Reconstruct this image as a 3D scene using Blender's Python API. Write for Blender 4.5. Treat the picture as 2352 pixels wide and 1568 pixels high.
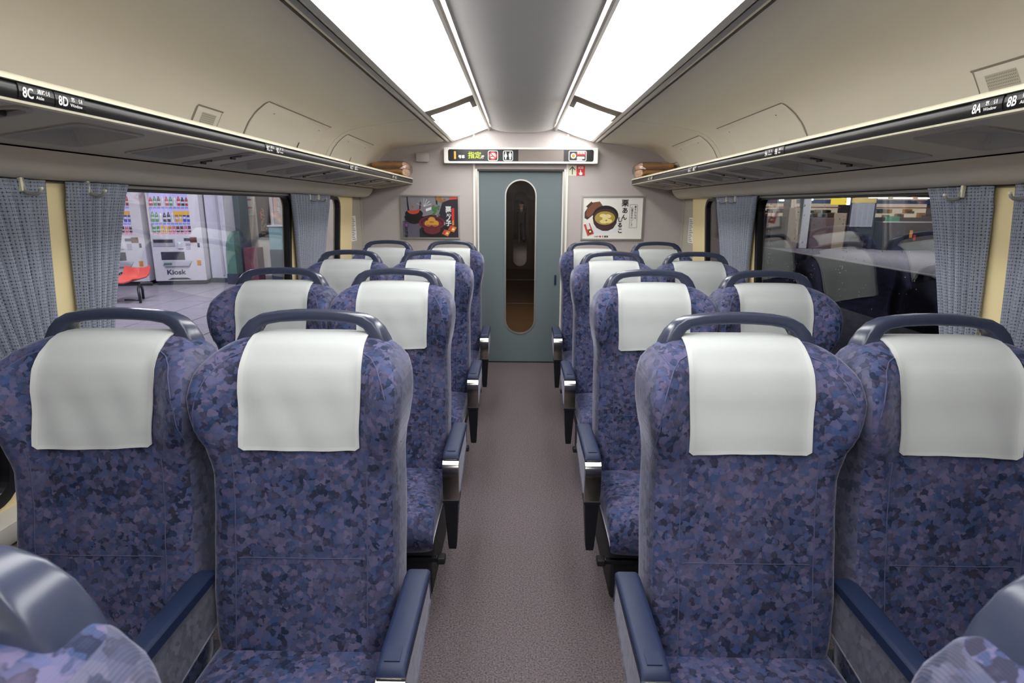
import bpy, bmesh, math, random
from mathutils import Vector, Matrix

# ------------------------------------------------------------------ clear
for o in list(bpy.data.objects):
    bpy.data.objects.remove(o, do_unlink=True)
SC = bpy.context.scene
COL = SC.collection
random.seed(11)
PI = math.pi

# ------------------------------------------------------------------ camera
F_PX, PITCH, YAW, ROLL = 1340.0, 0.2278, -0.0130, 0.0050
cam_data = bpy.data.cameras.new('camera')
cam_data.sensor_width = 36.0
cam_data.lens = F_PX / 2352.0 * 36.0
cam_data.clip_start = 0.02
cam_data.dof.use_dof = True
cam_data.dof.focus_distance = 1.9
cam_data.dof.aperture_fstop = 8.0
cam = bpy.data.objects.new('camera', cam_data)
COL.objects.link(cam)
fw = Vector((math.sin(YAW) * math.cos(PITCH), math.cos(YAW) * math.cos(PITCH), -math.sin(PITCH)))
rt = Vector((math.cos(YAW), -math.sin(YAW), 0))
up = rt.cross(fw)
r2 = rt * math.cos(ROLL) + up * math.sin(ROLL)
u2 = -rt * math.sin(ROLL) + up * math.cos(ROLL)
cam.matrix_world = Matrix(((r2.x, u2.x, -fw.x, -0.012), (r2.y, u2.y, -fw.y, 0.0), (r2.z, u2.z, -fw.z, 1.43), (0, 0, 0, 1)))
SC.camera = cam

# ------------------------------------------------------------------ world, exposure
LAMP = 9.4             # radiance of the ceiling light diffusers
world = bpy.data.worlds.new('station_night')
SC.world = world
world.use_nodes = True
world.node_tree.nodes['Background'].inputs[0].default_value = (0.020, 0.020, 0.026, 1)
world.node_tree.nodes['Background'].inputs[1].default_value = 1.0
SC.view_settings.view_transform = 'Standard'
SC.view_settings.look = 'None'
SC.view_settings.gamma = 1.0
SC.view_settings.use_curve_mapping = False
SC.view_settings.exposure = 0.0
SC.cycles.use_denoising = True
SC.cycles.adaptive_threshold = 0.05
SC.cycles.adaptive_min_samples = 16
SC.cycles.max_bounces = 6
SC.cycles.glossy_bounces = 3
SC.cycles.transmission_bounces = 4
SC.cycles.sample_clamp_indirect = 6.0
SC.cycles.diffuse_bounces = 4
SC.cycles.transparent_max_bounces = 16


def area_light(name, loc, size, power, color=(1, 1, 1), rot=(0, 0, 0), parent=None):
    d = bpy.data.lights.new(name, 'AREA')
    d.shape = 'RECTANGLE'
    d.size, d.size_y = size
    d.energy = power
    d.color = color
    o = bpy.data.objects.new(name, d)
    COL.objects.link(o)
    o.location = loc
    o.rotation_euler = rot
    if parent:
        o.parent = parent
        o.matrix_parent_inverse = Matrix.Translation(-Vector(parent.location))
    return o


# ------------------------------------------------------------------ colours and materials
def lin(r, g, b):
    def f(c):
        c /= 255.0
        return c / 12.92 if c <= 0.04045 else ((c + 0.055) / 1.055) ** 2.4
    return (f(r), f(g), f(b), 1.0)


M = {}


def new_mat(name):
    m = bpy.data.materials.new(name)
    m.use_nodes = True
    nt = m.node_tree
    M[name] = m
    return m, nt, nt.nodes, nt.links, nt.nodes['Principled BSDF']


def plain(name, col, rough=0.5, metal=0.0, noise=0.0, scale=20.0, bump=0.0, bscale=200.0, spec=0.5, coat=0.0):
    """principled colour with a faint procedural mottling and a fine bump"""
    m, nt, N, L, P = new_mat(name)
    P.inputs['Roughness'].default_value = rough
    P.inputs['Metallic'].default_value = metal
    P.inputs['Specular IOR Level'].default_value = spec
    P.inputs['Coat Weight'].default_value = coat
    tc = N.new('ShaderNodeTexCoord')
    nz = N.new('ShaderNodeTexNoise')
    nz.inputs['Scale'].default_value = scale
    nz.inputs['Detail'].default_value = 3
    L.new(tc.outputs['Object'], nz.inputs['Vector'])
    rp = N.new('ShaderNodeValToRGB')
    rp.color_ramp.elements[0].position = 0.3
    rp.color_ramp.elements[1].position = 0.7
    a, b = 1.0 - noise, 1.0 + noise
    rp.color_ramp.elements[0].color = (col[0] * a, col[1] * a, col[2] * a, 1)
    rp.color_ramp.elements[1].color = (min(1, col[0] * b), min(1, col[1] * b), min(1, col[2] * b), 1)
    L.new(nz.outputs['Fac'], rp.inputs['Fac'])
    L.new(rp.outputs['Color'], P.inputs['Base Color'])
    if bump:
        n2 = N.new('ShaderNodeTexNoise')
        n2.inputs['Scale'].default_value = bscale
        L.new(tc.outputs['Object'], n2.inputs['Vector'])
        bp = N.new('ShaderNodeBump')
        bp.inputs['Strength'].default_value = bump
        bp.inputs['Distance'].default_value = 0.002
        L.new(n2.outputs['Fac'], bp.inputs['Height'])
        L.new(bp.outputs['Normal'], P.inputs['Normal'])
    return m


def emit(name, col, strength):
    m, nt, N, L, P = new_mat(name)
    P.inputs['Base Color'].default_value = (0.02, 0.02, 0.02, 1)
    P.inputs['Roughness'].default_value = 0.6
    P.inputs['Emission Color'].default_value = col
    P.inputs['Emission Strength'].default_value = strength
    return m


def glass(name, tint=(0.9, 0.92, 0.92), f0=0.07, rough=0.0, wet=False):
    """thin pane: transparent, reflecting more at grazing angles"""
    m, nt, N, L, P = new_mat(name)
    N.remove(P)
    out = N['Material Output']
    tr = N.new('ShaderNodeBsdfTransparent')
    tr.inputs[0].default_value = (*tint, 1)
    gl = N.new('ShaderNodeBsdfGlossy')
    gl.inputs['Roughness'].default_value = rough
    geo = N.new('ShaderNodeNewGeometry')
    dot = N.new('ShaderNodeVectorMath')
    dot.operation = 'DOT_PRODUCT'
    L.new(geo.outputs['Normal'], dot.inputs[0])
    L.new(geo.outputs['Incoming'], dot.inputs[1])

    def math_(op, a, b=None):
        n = N.new('ShaderNodeMath')
        n.operation = op
        for i, v in enumerate((a, b)):
            if v is None:
                continue
            if isinstance(v, (int, float)):
                n.inputs[i].default_value = v
            else:
                L.new(v, n.inputs[i])
        return n.outputs[0]
    c = math_('ABSOLUTE', dot.outputs['Value'])
    c = math_('SUBTRACT', 1.0, c)
    c = math_('POWER', c, 5.0)
    c = math_('MULTIPLY', c, 1.0 - f0)
    c = math_('ADD', c, f0)
    mx = N.new('ShaderNodeMixShader')
    L.new(c, mx.inputs[0])
    L.new(tr.outputs[0], mx.inputs[1])
    L.new(gl.outputs[0], mx.inputs[2])
    L.new(mx.outputs[0], out.inputs['Surface'])
    return m


def fabric(name, stops, scale=46.0, sheen=0.5, flat=0.0):
    m, nt, N, L, P = new_mat(name)
    P.inputs['Roughness'].default_value = 0.85
    P.inputs['Specular IOR Level'].default_value = 0.15
    P.inputs['Sheen Weight'].default_value = sheen
    P.inputs['Sheen Roughness'].default_value = 0.30
    P.inputs['Sheen Tint'].default_value = (0.75, 0.75, 0.9, 1)
    tc = N.new('ShaderNodeTexCoord')
    oi = N.new('ShaderNodeObjectInfo')
    mul = N.new('ShaderNodeVectorMath')
    mul.operation = 'SCALE'
    mul.inputs[0].default_value = (7.3, 3.1, 5.7)
    L.new(oi.outputs['Random'], mul.inputs['Scale'])
    add = N.new('ShaderNodeVectorMath')
    add.operation = 'ADD'
    L.new(tc.outputs['Object'], add.inputs[0])
    L.new(mul.outputs[0], add.inputs[1])
    # wobble the coordinates so the cells become leaf-like blots
    nz = N.new('ShaderNodeTexNoise')
    nz.inputs['Scale'].default_value = 85.0
    nz.inputs['Detail'].default_value = 1.0
    L.new(add.outputs[0], nz.inputs['Vector'])
    mm = N.new('ShaderNodeVectorMath')
    mm.operation = 'MULTIPLY_ADD'
    mm.inputs[1].default_value = (0.018, 0.018, 0.018)
    L.new(nz.outputs['Color'], mm.inputs[0])
    L.new(add.outputs[0], mm.inputs[2])
    vo = N.new('ShaderNodeTexVoronoi')
    vo.feature = 'SMOOTH_F1'
    vo.inputs['Smoothness'].default_value = 0.22
    vo.inputs['Scale'].default_value = scale
    L.new(mm.outputs[0], vo.inputs['Vector'])
    sp = N.new('ShaderNodeSeparateColor')
    L.new(vo.outputs['Color'], sp.inputs[0])
    # large worn patches
    nb = N.new('ShaderNodeTexNoise')
    nb.inputs['Scale'].default_value = 7.0
    nb.inputs['Detail'].default_value = 2.0
    L.new(add.outputs[0], nb.inputs['Vector'])

    def math_(op, a, b=None, c=None):
        n = N.new('ShaderNodeMath')
        n.operation = op
        for i, v in enumerate((a, b, c)):
            if v is None:
                continue
            if isinstance(v, (int, float)):
                n.inputs[i].default_value = v
            else:
                L.new(v, n.inputs[i])
        return n.outputs[0]
    val = math_('MULTIPLY_ADD', nb.outputs['Fac'], 0.8, -0.32)
    val = math_('ADD', val, sp.outputs['Red'])
    val = math_('MULTIPLY_ADD', vo.outputs['Distance'], -0.25, val)
    rp = N.new('ShaderNodeValToRGB')
    els = rp.color_ramp.elements
    els.new(0.5)
    els.new(0.5)
    for e, (p, c) in zip(els, ((0.0, 0.38), (0.16, 0.64), (0.42, 0.96), (1.0, 1.26))):
        c = c + (1.0 - c) * flat
        e.position = p
        e.color = (c / 1.5, c / 1.5, c / 1.5, 1)
    L.new(val, rp.inputs['Fac'])
    hue = math_('MULTIPLY_ADD', nb.outputs['Fac'], 0.8, -0.4)
    hue = math_('ADD', hue, sp.outputs['Green'])
    mx = N.new('ShaderNodeMix')
    mx.data_type = 'RGBA'
    mx.inputs['A'].default_value = stops[0]
    mx.inputs['B'].default_value = stops[1]
    L.new(hue, mx.inputs['Factor'])
    mu = N.new('ShaderNodeMix')
    mu.data_type = 'RGBA'
    mu.blend_type = 'MULTIPLY'
    mu.inputs['Factor'].default_value = 1.0
    L.new(mx.outputs['Result'], mu.inputs['A'])
    L.new(rp.outputs['Color'], mu.inputs['B'])
    sc_ = N.new('ShaderNodeVectorMath')
    sc_.operation = 'SCALE'
    sc_.inputs['Scale'].default_value = 1.5
    L.new(mu.outputs['Result'], sc_.inputs[0])
    L.new(sc_.outputs[0], P.inputs['Base Color'])
    # corduroy-like rib
    wv = N.new('ShaderNodeTexWave')
    wv.inputs['Scale'].default_value = 130.0
    wv.inputs['Distortion'].default_value = 0.6
    L.new(tc.outputs['Object'], wv.inputs['Vector'])
    bp = N.new('ShaderNodeBump')
    bp.inputs['Strength'].default_value = 0.25
    bp.inputs['Distance'].default_value = 0.001
    L.new(wv.outputs['Fac'], bp.inputs['Height'])
    L.new(bp.outputs['Normal'], P.inputs['Normal'])
    return m


def curtain_mat(name):
    m, nt, N, L, P = new_mat(name)
    P.inputs['Roughness'].default_value = 0.9
    P.inputs['Specular IOR Level'].default_value = 0.1
    P.inputs['Sheen Weight'].default_value = 0.15
    tc = N.new('ShaderNodeTexCoord')
    sx = N.new('ShaderNodeSeparateXYZ')
    L.new(tc.outputs['UV'], sx.inputs[0])

    def lines(src, freq, lo, hi):
        a = N.new('ShaderNodeMath')
        a.operation = 'MULTIPLY'
        a.inputs[1].default_value = freq
        L.new(src, a.inputs[0])
        f = N.new('ShaderNodeMath')
        f.operation = 'FRACT'
        L.new(a.outputs[0], f.inputs[0])
        r = N.new('ShaderNodeMapRange')
        r.interpolation_type = 'SMOOTHSTEP'
        r.inputs['From Min'].default_value = lo
        r.inputs['From Max'].default_value = hi
        L.new(f.outputs[0], r.inputs['Value'])
        return r.outputs[0]
    h = lines(sx.outputs['Y'], 105.0, 0.15, 0.4)
    v = lines(sx.outputs['X'], 150.0, 0.1, 0.6)
    nz = N.new('ShaderNodeTexNoise')
    nz.inputs['Scale'].default_value = 160.0
    L.new(tc.outputs['UV'], nz.inputs['Vector'])
    ad = N.new('ShaderNodeMath')
    ad.operation = 'MULTIPLY_ADD'
    L.new(h, ad.inputs[0])
    ad.inputs[1].default_value = 0.42
    L.new(nz.outputs['Fac'], ad.inputs[2])
    a2 = N.new('ShaderNodeMath')
    a2.operation = 'MULTIPLY_ADD'
    L.new(v, a2.inputs[0])
    a2.inputs[1].default_value = 0.45
    L.new(ad.outputs[0], a2.inputs[2])
    rp = N.new('ShaderNodeValToRGB')
    rp.color_ramp.elements[0].position = 0.42
    rp.color_ramp.elements[0].color = lin(42, 46, 62)
    rp.color_ramp.elements[1].position = 1.0
    rp.color_ramp.elements[1].color = lin(146, 151, 164)
    e = rp.color_ramp.elements.new(0.72)
    e.color = lin(86, 93, 112)
    L.new(a2.outputs[0], rp.inputs['Fac'])
    L.new(rp.outputs['Color'], P.inputs['Base Color'])
    return m


fabric('seat_fabric', (lin(52, 68, 104), lin(90, 85, 112)), scale=74, sheen=0.45)
fabric('side_fabric', (lin(92, 95, 110), lin(104, 103, 116)), scale=60, sheen=0.5, flat=0.55)
fabric('grazed_fabric', (lin(70, 76, 102), lin(90, 89, 110)), scale=60, sheen=0.5, flat=0.35)  # seat fabric painted paler on the sides, as if light grazed its pile
plain('antimacassar', lin(182, 186, 186), 0.85, noise=0.015, scale=6, bump=0.12, bscale=900, spec=0.2)
plain('cloth_hem', lin(189, 192, 191), 0.85, noise=0.01, bump=0.1, bscale=900, spec=0.2)
plain('handle_plastic', lin(54, 60, 80), 0.22, noise=0.03, scale=60, spec=0.5)
plain('arm_plastic', lin(31, 43, 73), 0.5, noise=0.04, scale=400, bump=0.06, bscale=1500, spec=0.35)
plain('leg_plastic', lin(20, 22, 30), 0.45, noise=0.03)
plain('dark_base', lin(30, 30, 34), 0.6, noise=0.05)
plain('chrome', (0.62, 0.60, 0.54, 1), 0.13, metal=1.0, noise=0.02)
plain('piping', lin(74, 78, 110), 0.8, noise=0.05)
plain('cream', lin(240, 234, 218), 0.55, noise=0.012, scale=3, bump=0.05, bscale=600)
plain('cream_hatch', lin(242, 237, 222), 0.4, noise=0.01, scale=3)
plain('cream_pillar', lin(234, 216, 166), 0.6, noise=0.012, scale=8, bump=0.04, bscale=700)
plain('under_rack', lin(196, 188, 174), 0.6, noise=0.012, scale=5)
plain('bulge', lin(212, 204, 188), 0.65, noise=0.012, scale=5)
plain('recess', lin(168, 163, 160), 0.5, noise=0.02)
plain('slot_dark', lin(44, 42, 42), 0.4, noise=0.05)
plain('black', lin(10, 10, 11), 0.5, noise=0.02)
plain('rubber', lin(14, 14, 15), 0.45, noise=0.05)
plain('rack_band', lin(13, 13, 15), 0.32, noise=0.02)
plain('rack_lip', lin(232, 226, 200), 0.35, noise=0.01)
plain('plate_black', lin(14, 14, 16), 0.3, noise=0.02)
plain('grille_beige', lin(206, 202, 184), 0.6, noise=0.02)
plain('joint', lin(150, 142, 126), 0.7, noise=0.02)
plain('end_wall', lin(186, 178, 176), 0.9, noise=0.018, scale=260, bump=0.15, bscale=900)
plain('strip_grey', lin(176, 170, 158), 0.6, noise=0.012)
plain('panel_grey', lin(216, 214, 212), 0.5, noise=0.01, scale=4)
plain('alu', lin(190, 188, 182), 0.32, metal=0.85, noise=0.02)
plain('alu_dark', lin(118, 116, 112), 0.4, metal=0.6, noise=0.02)
plain('bezel', lin(136, 126, 114), 0.5, noise=0.02)
plain('white_paint', lin(232, 230, 222), 0.4, noise=0.01)
plain('door_teal', lin(104, 117, 121), 0.5, noise=0.03, scale=300)
plain('carpet', lin(98, 90, 93), 0.95, noise=0.5, scale=170, bump=0.7, bscale=170, spec=0.1)
plain('lower_wall', lin(138, 128, 114), 0.7, noise=0.02, scale=40)
plain('sill', lin(214, 210, 198), 0.4, noise=0.01)
plain('brown', lin(104, 88, 70), 0.7, noise=0.06)
plain('brown_floor', lin(120, 96, 66), 0.6, noise=0.08, scale=60)
plain('blanket', lin(196, 140, 78), 0.9, noise=0.12, scale=30, bump=0.4, bscale=200)
plain('blanket_end', lin(226, 186, 160), 0.9, noise=0.08, scale=30)
plain('hook_grey', lin(150, 150, 146), 0.35, noise=0.02)
plain('hook_cream', lin(226, 222, 196), 0.4, noise=0.02)
plain('paper', lin(236, 234, 228), 0.7, noise=0.01)
plain('ink', lin(20, 19, 20), 0.7, noise=0.02)
plain('ink_grey', lin(120, 118, 118), 0.7, noise=0.02)
plain('white_ink', lin(242, 242, 240), 0.6, noise=0.01)
plain('red', lin(206, 42, 38), 0.5, noise=0.02)
plain('orange', lin(236, 120, 30), 0.5, noise=0.02)
plain('yellow_green', lin(224, 228, 200), 0.6, noise=0.01)
plain('screen_off', lin(122, 112, 106), 0.4, noise=0.02)
plain('skin', lin(205, 160, 138), 0.6, noise=0.03)
plain('suit', lin(30, 32, 46), 0.8, noise=0.04)
plain('hair', lin(24, 20, 18), 0.6, noise=0.04)
emit('lit_orange', (1.0, 0.42, 0.06, 1), 1.4)
emit('lit_lime', (0.80, 0.95, 0.02, 1), 1.0)
emit('lamp_white', (1.0, 0.99, 0.975, 1), LAMP)
emit('lamp_edge', (1.0, 0.99, 0.975, 1), LAMP * 2.2)
emit('lamp_warm', (1.0, 0.90, 0.76, 1), LAMP * 1.2)
curtain_mat('curtain')
glass('window_glass', tint=(.88, .89, .90), f0=0.12)
glass('door_glass', tint=(0.75, 0.73, 0.72), f0=0.025)
glass('plastic_wrap', tint=(0.95, 0.93, 0.91), f0=0.16, rough=0.10)


# ------------------------------------------------------------------ mesh builder
class MB:
    def __init__(s, mat):
        s.v, s.f, s.m, s.mats = [], [], [], []
        s.uv = None
        s.use(mat)

    def use(s, mat):
        if mat not in s.mats:
            s.mats.append(mat)
        s.c = s.mats.index(mat)
        return s

    def face(s, pts):
        i = len(s.v)
        s.v += [tuple(p) for p in pts]
        s.f.append(tuple(range(i, i + len(pts))))
        s.m.append(s.c)

    def raw(s, verts, faces):
        i = len(s.v)
        s.v += [tuple(p) for p in verts]
        for f in faces:
            s.f.append(tuple(i + k for k in f))
            s.m.append(s.c)

    def box(s, x0, x1, y0, y1, z0, z1, r=0.0, seg=2):
        if r <= 0:
            v = [(x, y, z) for x in (x0, x1) for y in (y0, y1) for z in (z0, z1)]
            s.raw(v, [(0, 1, 3, 2), (4, 6, 7, 5), (0, 4, 5, 1), (2, 3, 7, 6), (0, 2, 6, 4), (1, 5, 7, 3)])
            return s
        bm = bmesh.new()
        bmesh.ops.create_cube(bm, size=1.0)
        for q in bm.verts:
            q.co = Vector(((x0 + x1) / 2 + q.co.x * (x1 - x0), (y0 + y1) / 2 + q.co.y * (y1 - y0), (z0 + z1) / 2 + q.co.z * (z1 - z0)))
        bmesh.ops.bevel(bm, geom=list(bm.edges), offset=r, segments=seg, profile=0.5, affect='EDGES', clamp_overlap=True)
        s.bm(bm)
        return s

    def bm(s, bm, mat=None):
        bm.verts.index_update()
        s.raw([tuple(q.co) for q in bm.verts], [tuple(q.index for q in f.verts) for f in bm.faces])
        bm.free()

    def loft(s, rings, cap=True, closed=True):
        n = len(rings[0])
        i = len(s.v)
        for r in rings:
            s.v += [tuple(p) for p in r]
        for k in range(len(rings) - 1):
            for j in range(n if closed else n - 1):
                a = i + k * n + j
                b = i + k * n + (j + 1) % n
                s.f.append((a, b, b + n, a + n))
                s.m.append(s.c)
        if cap:
            s.f.append(tuple(i + j for j in range(n - 1, -1, -1)))
            s.m.append(s.c)
            e = i + (len(rings) - 1) * n
            s.f.append(tuple(e + j for j in range(n)))
            s.m.append(s.c)
        return s

    def tube(s, path, rad, n=8, sy=1.0):
        pts = [Vector(p) for p in path]
        rings = []
        for k, p in enumerate(pts):
            t = (pts[min(k + 1, len(pts) - 1)] - pts[max(k - 1, 0)]).normalized()
            a = t.cross(Vector((0, 0, 1)))
            if a.length < 1e-3:
                a = t.cross(Vector((1, 0, 0)))
            a.normalize()
            b = a.cross(t)
            r = rad[k] if isinstance(rad, (list, tuple)) else rad
            rings.append([p + a * (r * math.cos(q)) + b * (r * sy * math.sin(q)) for q in [2 * PI * j / n for j in range(n)]])
        s.loft(rings)
        return s

    def extrude(s, prof, y0, y1, cap=True, closed=True):
        """a profile of (x, z) points swept along y"""
        s.loft([[(x, y0, z) for x, z in prof], [(x, y1, z) for x, z in prof]], cap and closed, closed)
        return s

    def sheet(s, prof, y0, y1, th=0.01, nrm=1.0):
        """an open (x, z) profile given thickness and swept along y"""
        p = [Vector(q) for q in prof]
        off = []
        for k in range(len(p)):
            t = p[min(k + 1, len(p) - 1)] - p[max(k - 1, 0)]
            t.normalize()
            off.append(p[k] + Vector((-t.y, t.x)) * th * nrm)
        s.extrude([tuple(q) for q in p] + [tuple(q) for q in reversed(off)], y0, y1)
        return s

    def plate(s, outer, holes, fn, th):
        """a flat plate with holes in (u, v); fn(u, v, w) gives the point, w in 0..th"""
        bm = bmesh.new()
        edges = []
        loops = [outer] + holes
        for lp in loops:
            vs = [bm.verts.new((a, b, 0)) for a, b in lp]
            for k in range(len(vs)):
                edges.append(bm.edges.new((vs[k], vs[(k + 1) % len(vs)])))
        bmesh.ops.triangle_fill(bm, use_beauty=True, edges=edges, use_dissolve=False)
        bm.verts.index_update()
        vv = [(q.co.x, q.co.y) for q in bm.verts]
        ff = [tuple(q.index for q in f.verts) for f in bm.faces]
        bm.free()
        s.raw([fn(a, b, 0.0) for a, b in vv], ff)
        s.raw([fn(a, b, th) for a, b in vv], [tuple(reversed(f)) for f in ff])
        for lp in loops:
            n = len(lp)
            for k in range(n):
                a, b = lp[k], lp[(k + 1) % n]
                s.face([fn(*a, 0.0), fn(*b, 0.0), fn(*b, th), fn(*a, th)])
        return s

    def text(s, body, size, origin, right, upv, offset=0.0, align='LEFT', shear=0.0, valign='TOP_BASELINE', sx=1.0, line=1.0):
        vs, fs = text_geo(body, size, offset, align, shear, line)
        o, r, u = Vector(origin), Vector(right), Vector(upv)
        s.raw([tuple(o + r * (a * sx) + u * b) for a, b in vs], fs)
        return s

    def build(s, name, parent=None, smooth=False, recalc=True, local=False, ang=None):
        me = bpy.data.meshes.new(name)
        me.from_pydata(s.v, [], s.f)
        for mt in s.mats:
            me.materials.append(M[mt])
        me.polygons.foreach_set('material_index', s.m)
        if recalc:
            bm = bmesh.new()
            bm.from_mesh(me)
            bmesh.ops.remove_doubles(bm, verts=bm.verts, dist=1e-6)
            bmesh.ops.recalc_face_normals(bm, faces=bm.faces)
            bm.to_mesh(me)
            bm.free()
        if smooth:
            me.polygons.foreach_set('use_smooth', [True] * len(me.polygons))
            if ang:
                me.set_sharp_from_angle(angle=math.radians(ang))
        me.update()
        o = bpy.data.objects.new(name, me)
        COL.objects.link(o)
        if parent:
            o.parent = parent
            if not local:
                g = Vector(parent.get('_w', tuple(parent.location)))
                o.matrix_parent_inverse = Matrix.Translation(-g)
        return o


TXT = {}


def text_geo(body, size, offset=0.0, align='LEFT', shear=0.0, line=1.0):
    k = (body, size, offset, align, shear, line)
    if k not in TXT:
        c = bpy.data.curves.new('lettering', 'FONT')
        c.body = body
        c.size = size
        c.offset = offset
        c.align_x = align
        c.shear = shear
        c.space_line = line
        c.resolution_u = 3
        o = bpy.data.objects.new('lettering', c)
        COL.objects.link(o)
        bpy.context.view_layer.update()
        me = bpy.data.meshes.new_from_object(o.evaluated_get(bpy.context.evaluated_depsgraph_get()))
        TXT[k] = ([(v.co.x, v.co.y) for v in me.vertices], [tuple(p.vertices) for p in me.polygons])
        bpy.data.objects.remove(o)
        bpy.data.curves.remove(c)
        bpy.data.meshes.remove(me)
    return TXT[k]


def tag(o, label=None, cat=None, group=None, kind=None):
    for k, v in (('label', label), ('category', cat), ('group', group), ('kind', kind)):
        if v:
            o[k] = v
    return o


def thing(name, label, cat, loc=(0, 0, 0), group=None):
    o = bpy.data.objects.new(name, None)
    COL.objects.link(o)
    o.location = loc
    o.empty_display_size = 0.1
    return tag(o, label, cat, group)


def copy_tree(o, parent=None):
    c = o.copy()
    COL.objects.link(c)
    if parent:
        c.parent = parent
    for ch in list(o.children):
        copy_tree(ch, c)
    return c


def interp(tab, z):
    if z <= tab[0][0]:
        return tab[0][1]
    for (a, b), (c, d) in zip(tab, tab[1:]):
        if z <= c:
            t = (z - a) / (c - a)
            t = t * t * (3 - 2 * t) * 0.5 + t * 0.5
            return b + (d - b) * t
    return tab[-1][1]


def sstep(a, b, x):
    t = max(0.0, min(1.0, (x - a) / (b - a)))
    return t * t * (3 - 2 * t)


def rrect(u0, u1, v0, v1, r, n=6):
    out = []
    for cx, cy, a0 in ((u1 - r, v0 + r, -PI / 2), (u1 - r, v1 - r, 0), (u0 + r, v1 - r, PI / 2), (u0 + r, v0 + r, PI)):
        for k in range(n + 1):
            a = a0 + PI / 2 * k / n
            out.append((cx + r * math.cos(a), cy + r * math.sin(a)))
    return out


def ellipse(cx, cy, rx, ry, n=28, a0=0.0, a1=2 * PI):
    return [(cx + rx * math.cos(a0 + (a1 - a0) * k / n), cy + ry * math.sin(a0 + (a1 - a0) * k / n)) for k in range(n if abs(a1 - a0 - 2 * PI) < 1e-6 else n + 1)]


# =================================================================== STRUCTURE
YN, YE = -3.0, 5.26          # near end behind the camera, face of the far end wall


def xw(z):
    return 1.37 + 0.07 * (1.48 - z)


# floor
b = MB('carpet')
b.box(-1.5, 1.5, YN, YE + 0.05, -0.05, 0.0)
tag(b.build('floor'), 'brown mauve carpet along the train aisle and under the seats', kind='structure')

# ceiling: two long coves, end panels, a centre panel
COVE = [(0.672, 1.972), (0.68, 1.9655), (0.80, 1.951), (0.95, 1.930), (1.06, 1.912), (1.12, 1.896), (1.17, 1.872), (1.213, 1.838), (1.248, 1.797), (1.275, 1.748), (1.290, 1.70), (1.296, 1.62)]


def cove_pt(t, off=0.0):
    """point on the cove by arc length fraction"""
    ln = [0.0]
    for a, c in zip(COVE, COVE[1:]):
        ln.append(ln[-1] + math.dist(a, c))
    d = t * ln[-1]
    for k in range(len(COVE) - 1):
        if d <= ln[k + 1] or k == len(COVE) - 2:
            q = (d - ln[k]) / (ln[k + 1] - ln[k])
            x = COVE[k][0] + (COVE[k + 1][0] - COVE[k][0]) * q
            z = COVE[k][1] + (COVE[k + 1][1] - COVE[k][1]) * q
            tx, tz = COVE[k + 1][0] - COVE[k][0], COVE[k + 1][1] - COVE[k][1]
            n = math.hypot(tx, tz)
            return (x + tz / n * off, z - tx / n * off)     # off > 0: towards the room


def cove_t(x=None, z=None):
    best, bt = 9, 0
    for k in range(401):
        p = cove_pt(k / 400)
        e = abs(p[0] - x) if x is not None else abs(p[1] - z)
        if e < best:
            best, bt = e, k / 400
    return bt


def smooth_cove(n=40):
    return [cove_pt(k / n) for k in range(n + 1)]


b = MB('cream')
for s in (-1, 1):
    b.sheet([(s * x, z) for x, z in smooth_cove()], YN, 3.930, 0.02, nrm=s)
ceiling = b.build('ceiling', smooth=True, ang=40)
tag(ceiling, 'cream curved ceiling coves above the luggage racks', kind='structure')
for s in (-1, 1):
    b = MB('cream')
    b.sheet([(s * x, z) for x, z in smooth_cove()], 3.938, YE, 0.02, nrm=s)
    b.build('end_panel', ceiling, smooth=True, ang=40)
# dark backing behind the joint and behind the gaps
b = MB('joint')
for s in (-1, 1):
    b.sheet([(s * (x + 0.016), z + 0.012) for x, z in smooth_cove()], 3.90, 3.97, 0.006, nrm=s)
b.build('joint_backing', ceiling)
b = MB('black')
b.box(-1.5, 1.5, YN, YE, 2.16, 2.20)
for s in (-1, 1):
    b.box(min(s * .655, s * .68), max(s * .655, s * .68), YN, YE, 2.00, 2.012)
b.build('roof_backing', ceiling)
# centre panel with edges rolled up into the glow gaps
cp = []
for k in range(-16, 17):
    x = k / 16 * 0.258
    cp.append((x, 2.038 + 0.032 * abs(k / 16) ** 3))
cp = [(-0.2605, 2.102), (-0.2600, 2.088)] + cp + [(0.2600, 2.088), (0.2605, 2.102)]
b = MB('panel_grey')
b.sheet(cp, YN, 5.225, 0.012, nrm=1)
b.build('centre_panel', ceiling, smooth=True, ang=50)

# access hatches and grilles on the coves
tt = cove_t(x=1.148)


def hatch(s, y0, y1, t0, t1, mat='cream_hatch', off=0.005, name='access_hatch', r=0.03):
    b = MB(mat)
    n = 14
    rings = []
    for j, y in enumerate((y0, y0 + 0.004, y1 - 0.004, y1)):
        o = 0.0 if j in (0, 3) else off
        rings.append([])
        for k in range(n + 1):
            x, z = cove_pt(t0 + (t1 - t0) * k / n, o if 0 < k else 0.0)
            rings[-1].append((s * x, y, z))
    b.loft(rings, cap=False, closed=False)
    o = b.build(name, ceiling, smooth=True, ang=35)
    b = MB('joint')                      # the darker joint strip around it
    g = 0.007
    for (ya, yb) in ((y0 - g * 1.8, y0), (y1, y1 + g * .5)):
        pts = [cove_pt(t0 + (t1 - t0) * k / n, 0.0015) for k in range(n + 1)]
        b.loft([[(s * x, ya, z) for x, z in pts], [(s * x, yb, z) for x, z in pts]], cap=False, closed=False)
    a0, a1 = cove_pt(t0, 0.0015), cove_pt(t0 - 0.008, 0.0015)
    b.face([(s * a0[0], y0 - g, a0[1]), (s * a0[0], y1 + g, a0[1]), (s * a1[0], y1 + g, a1[1]), (s * a1[0], y0 - g, a1[1])])
    b.build('joint', o, recalc=False)
    return o


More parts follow.
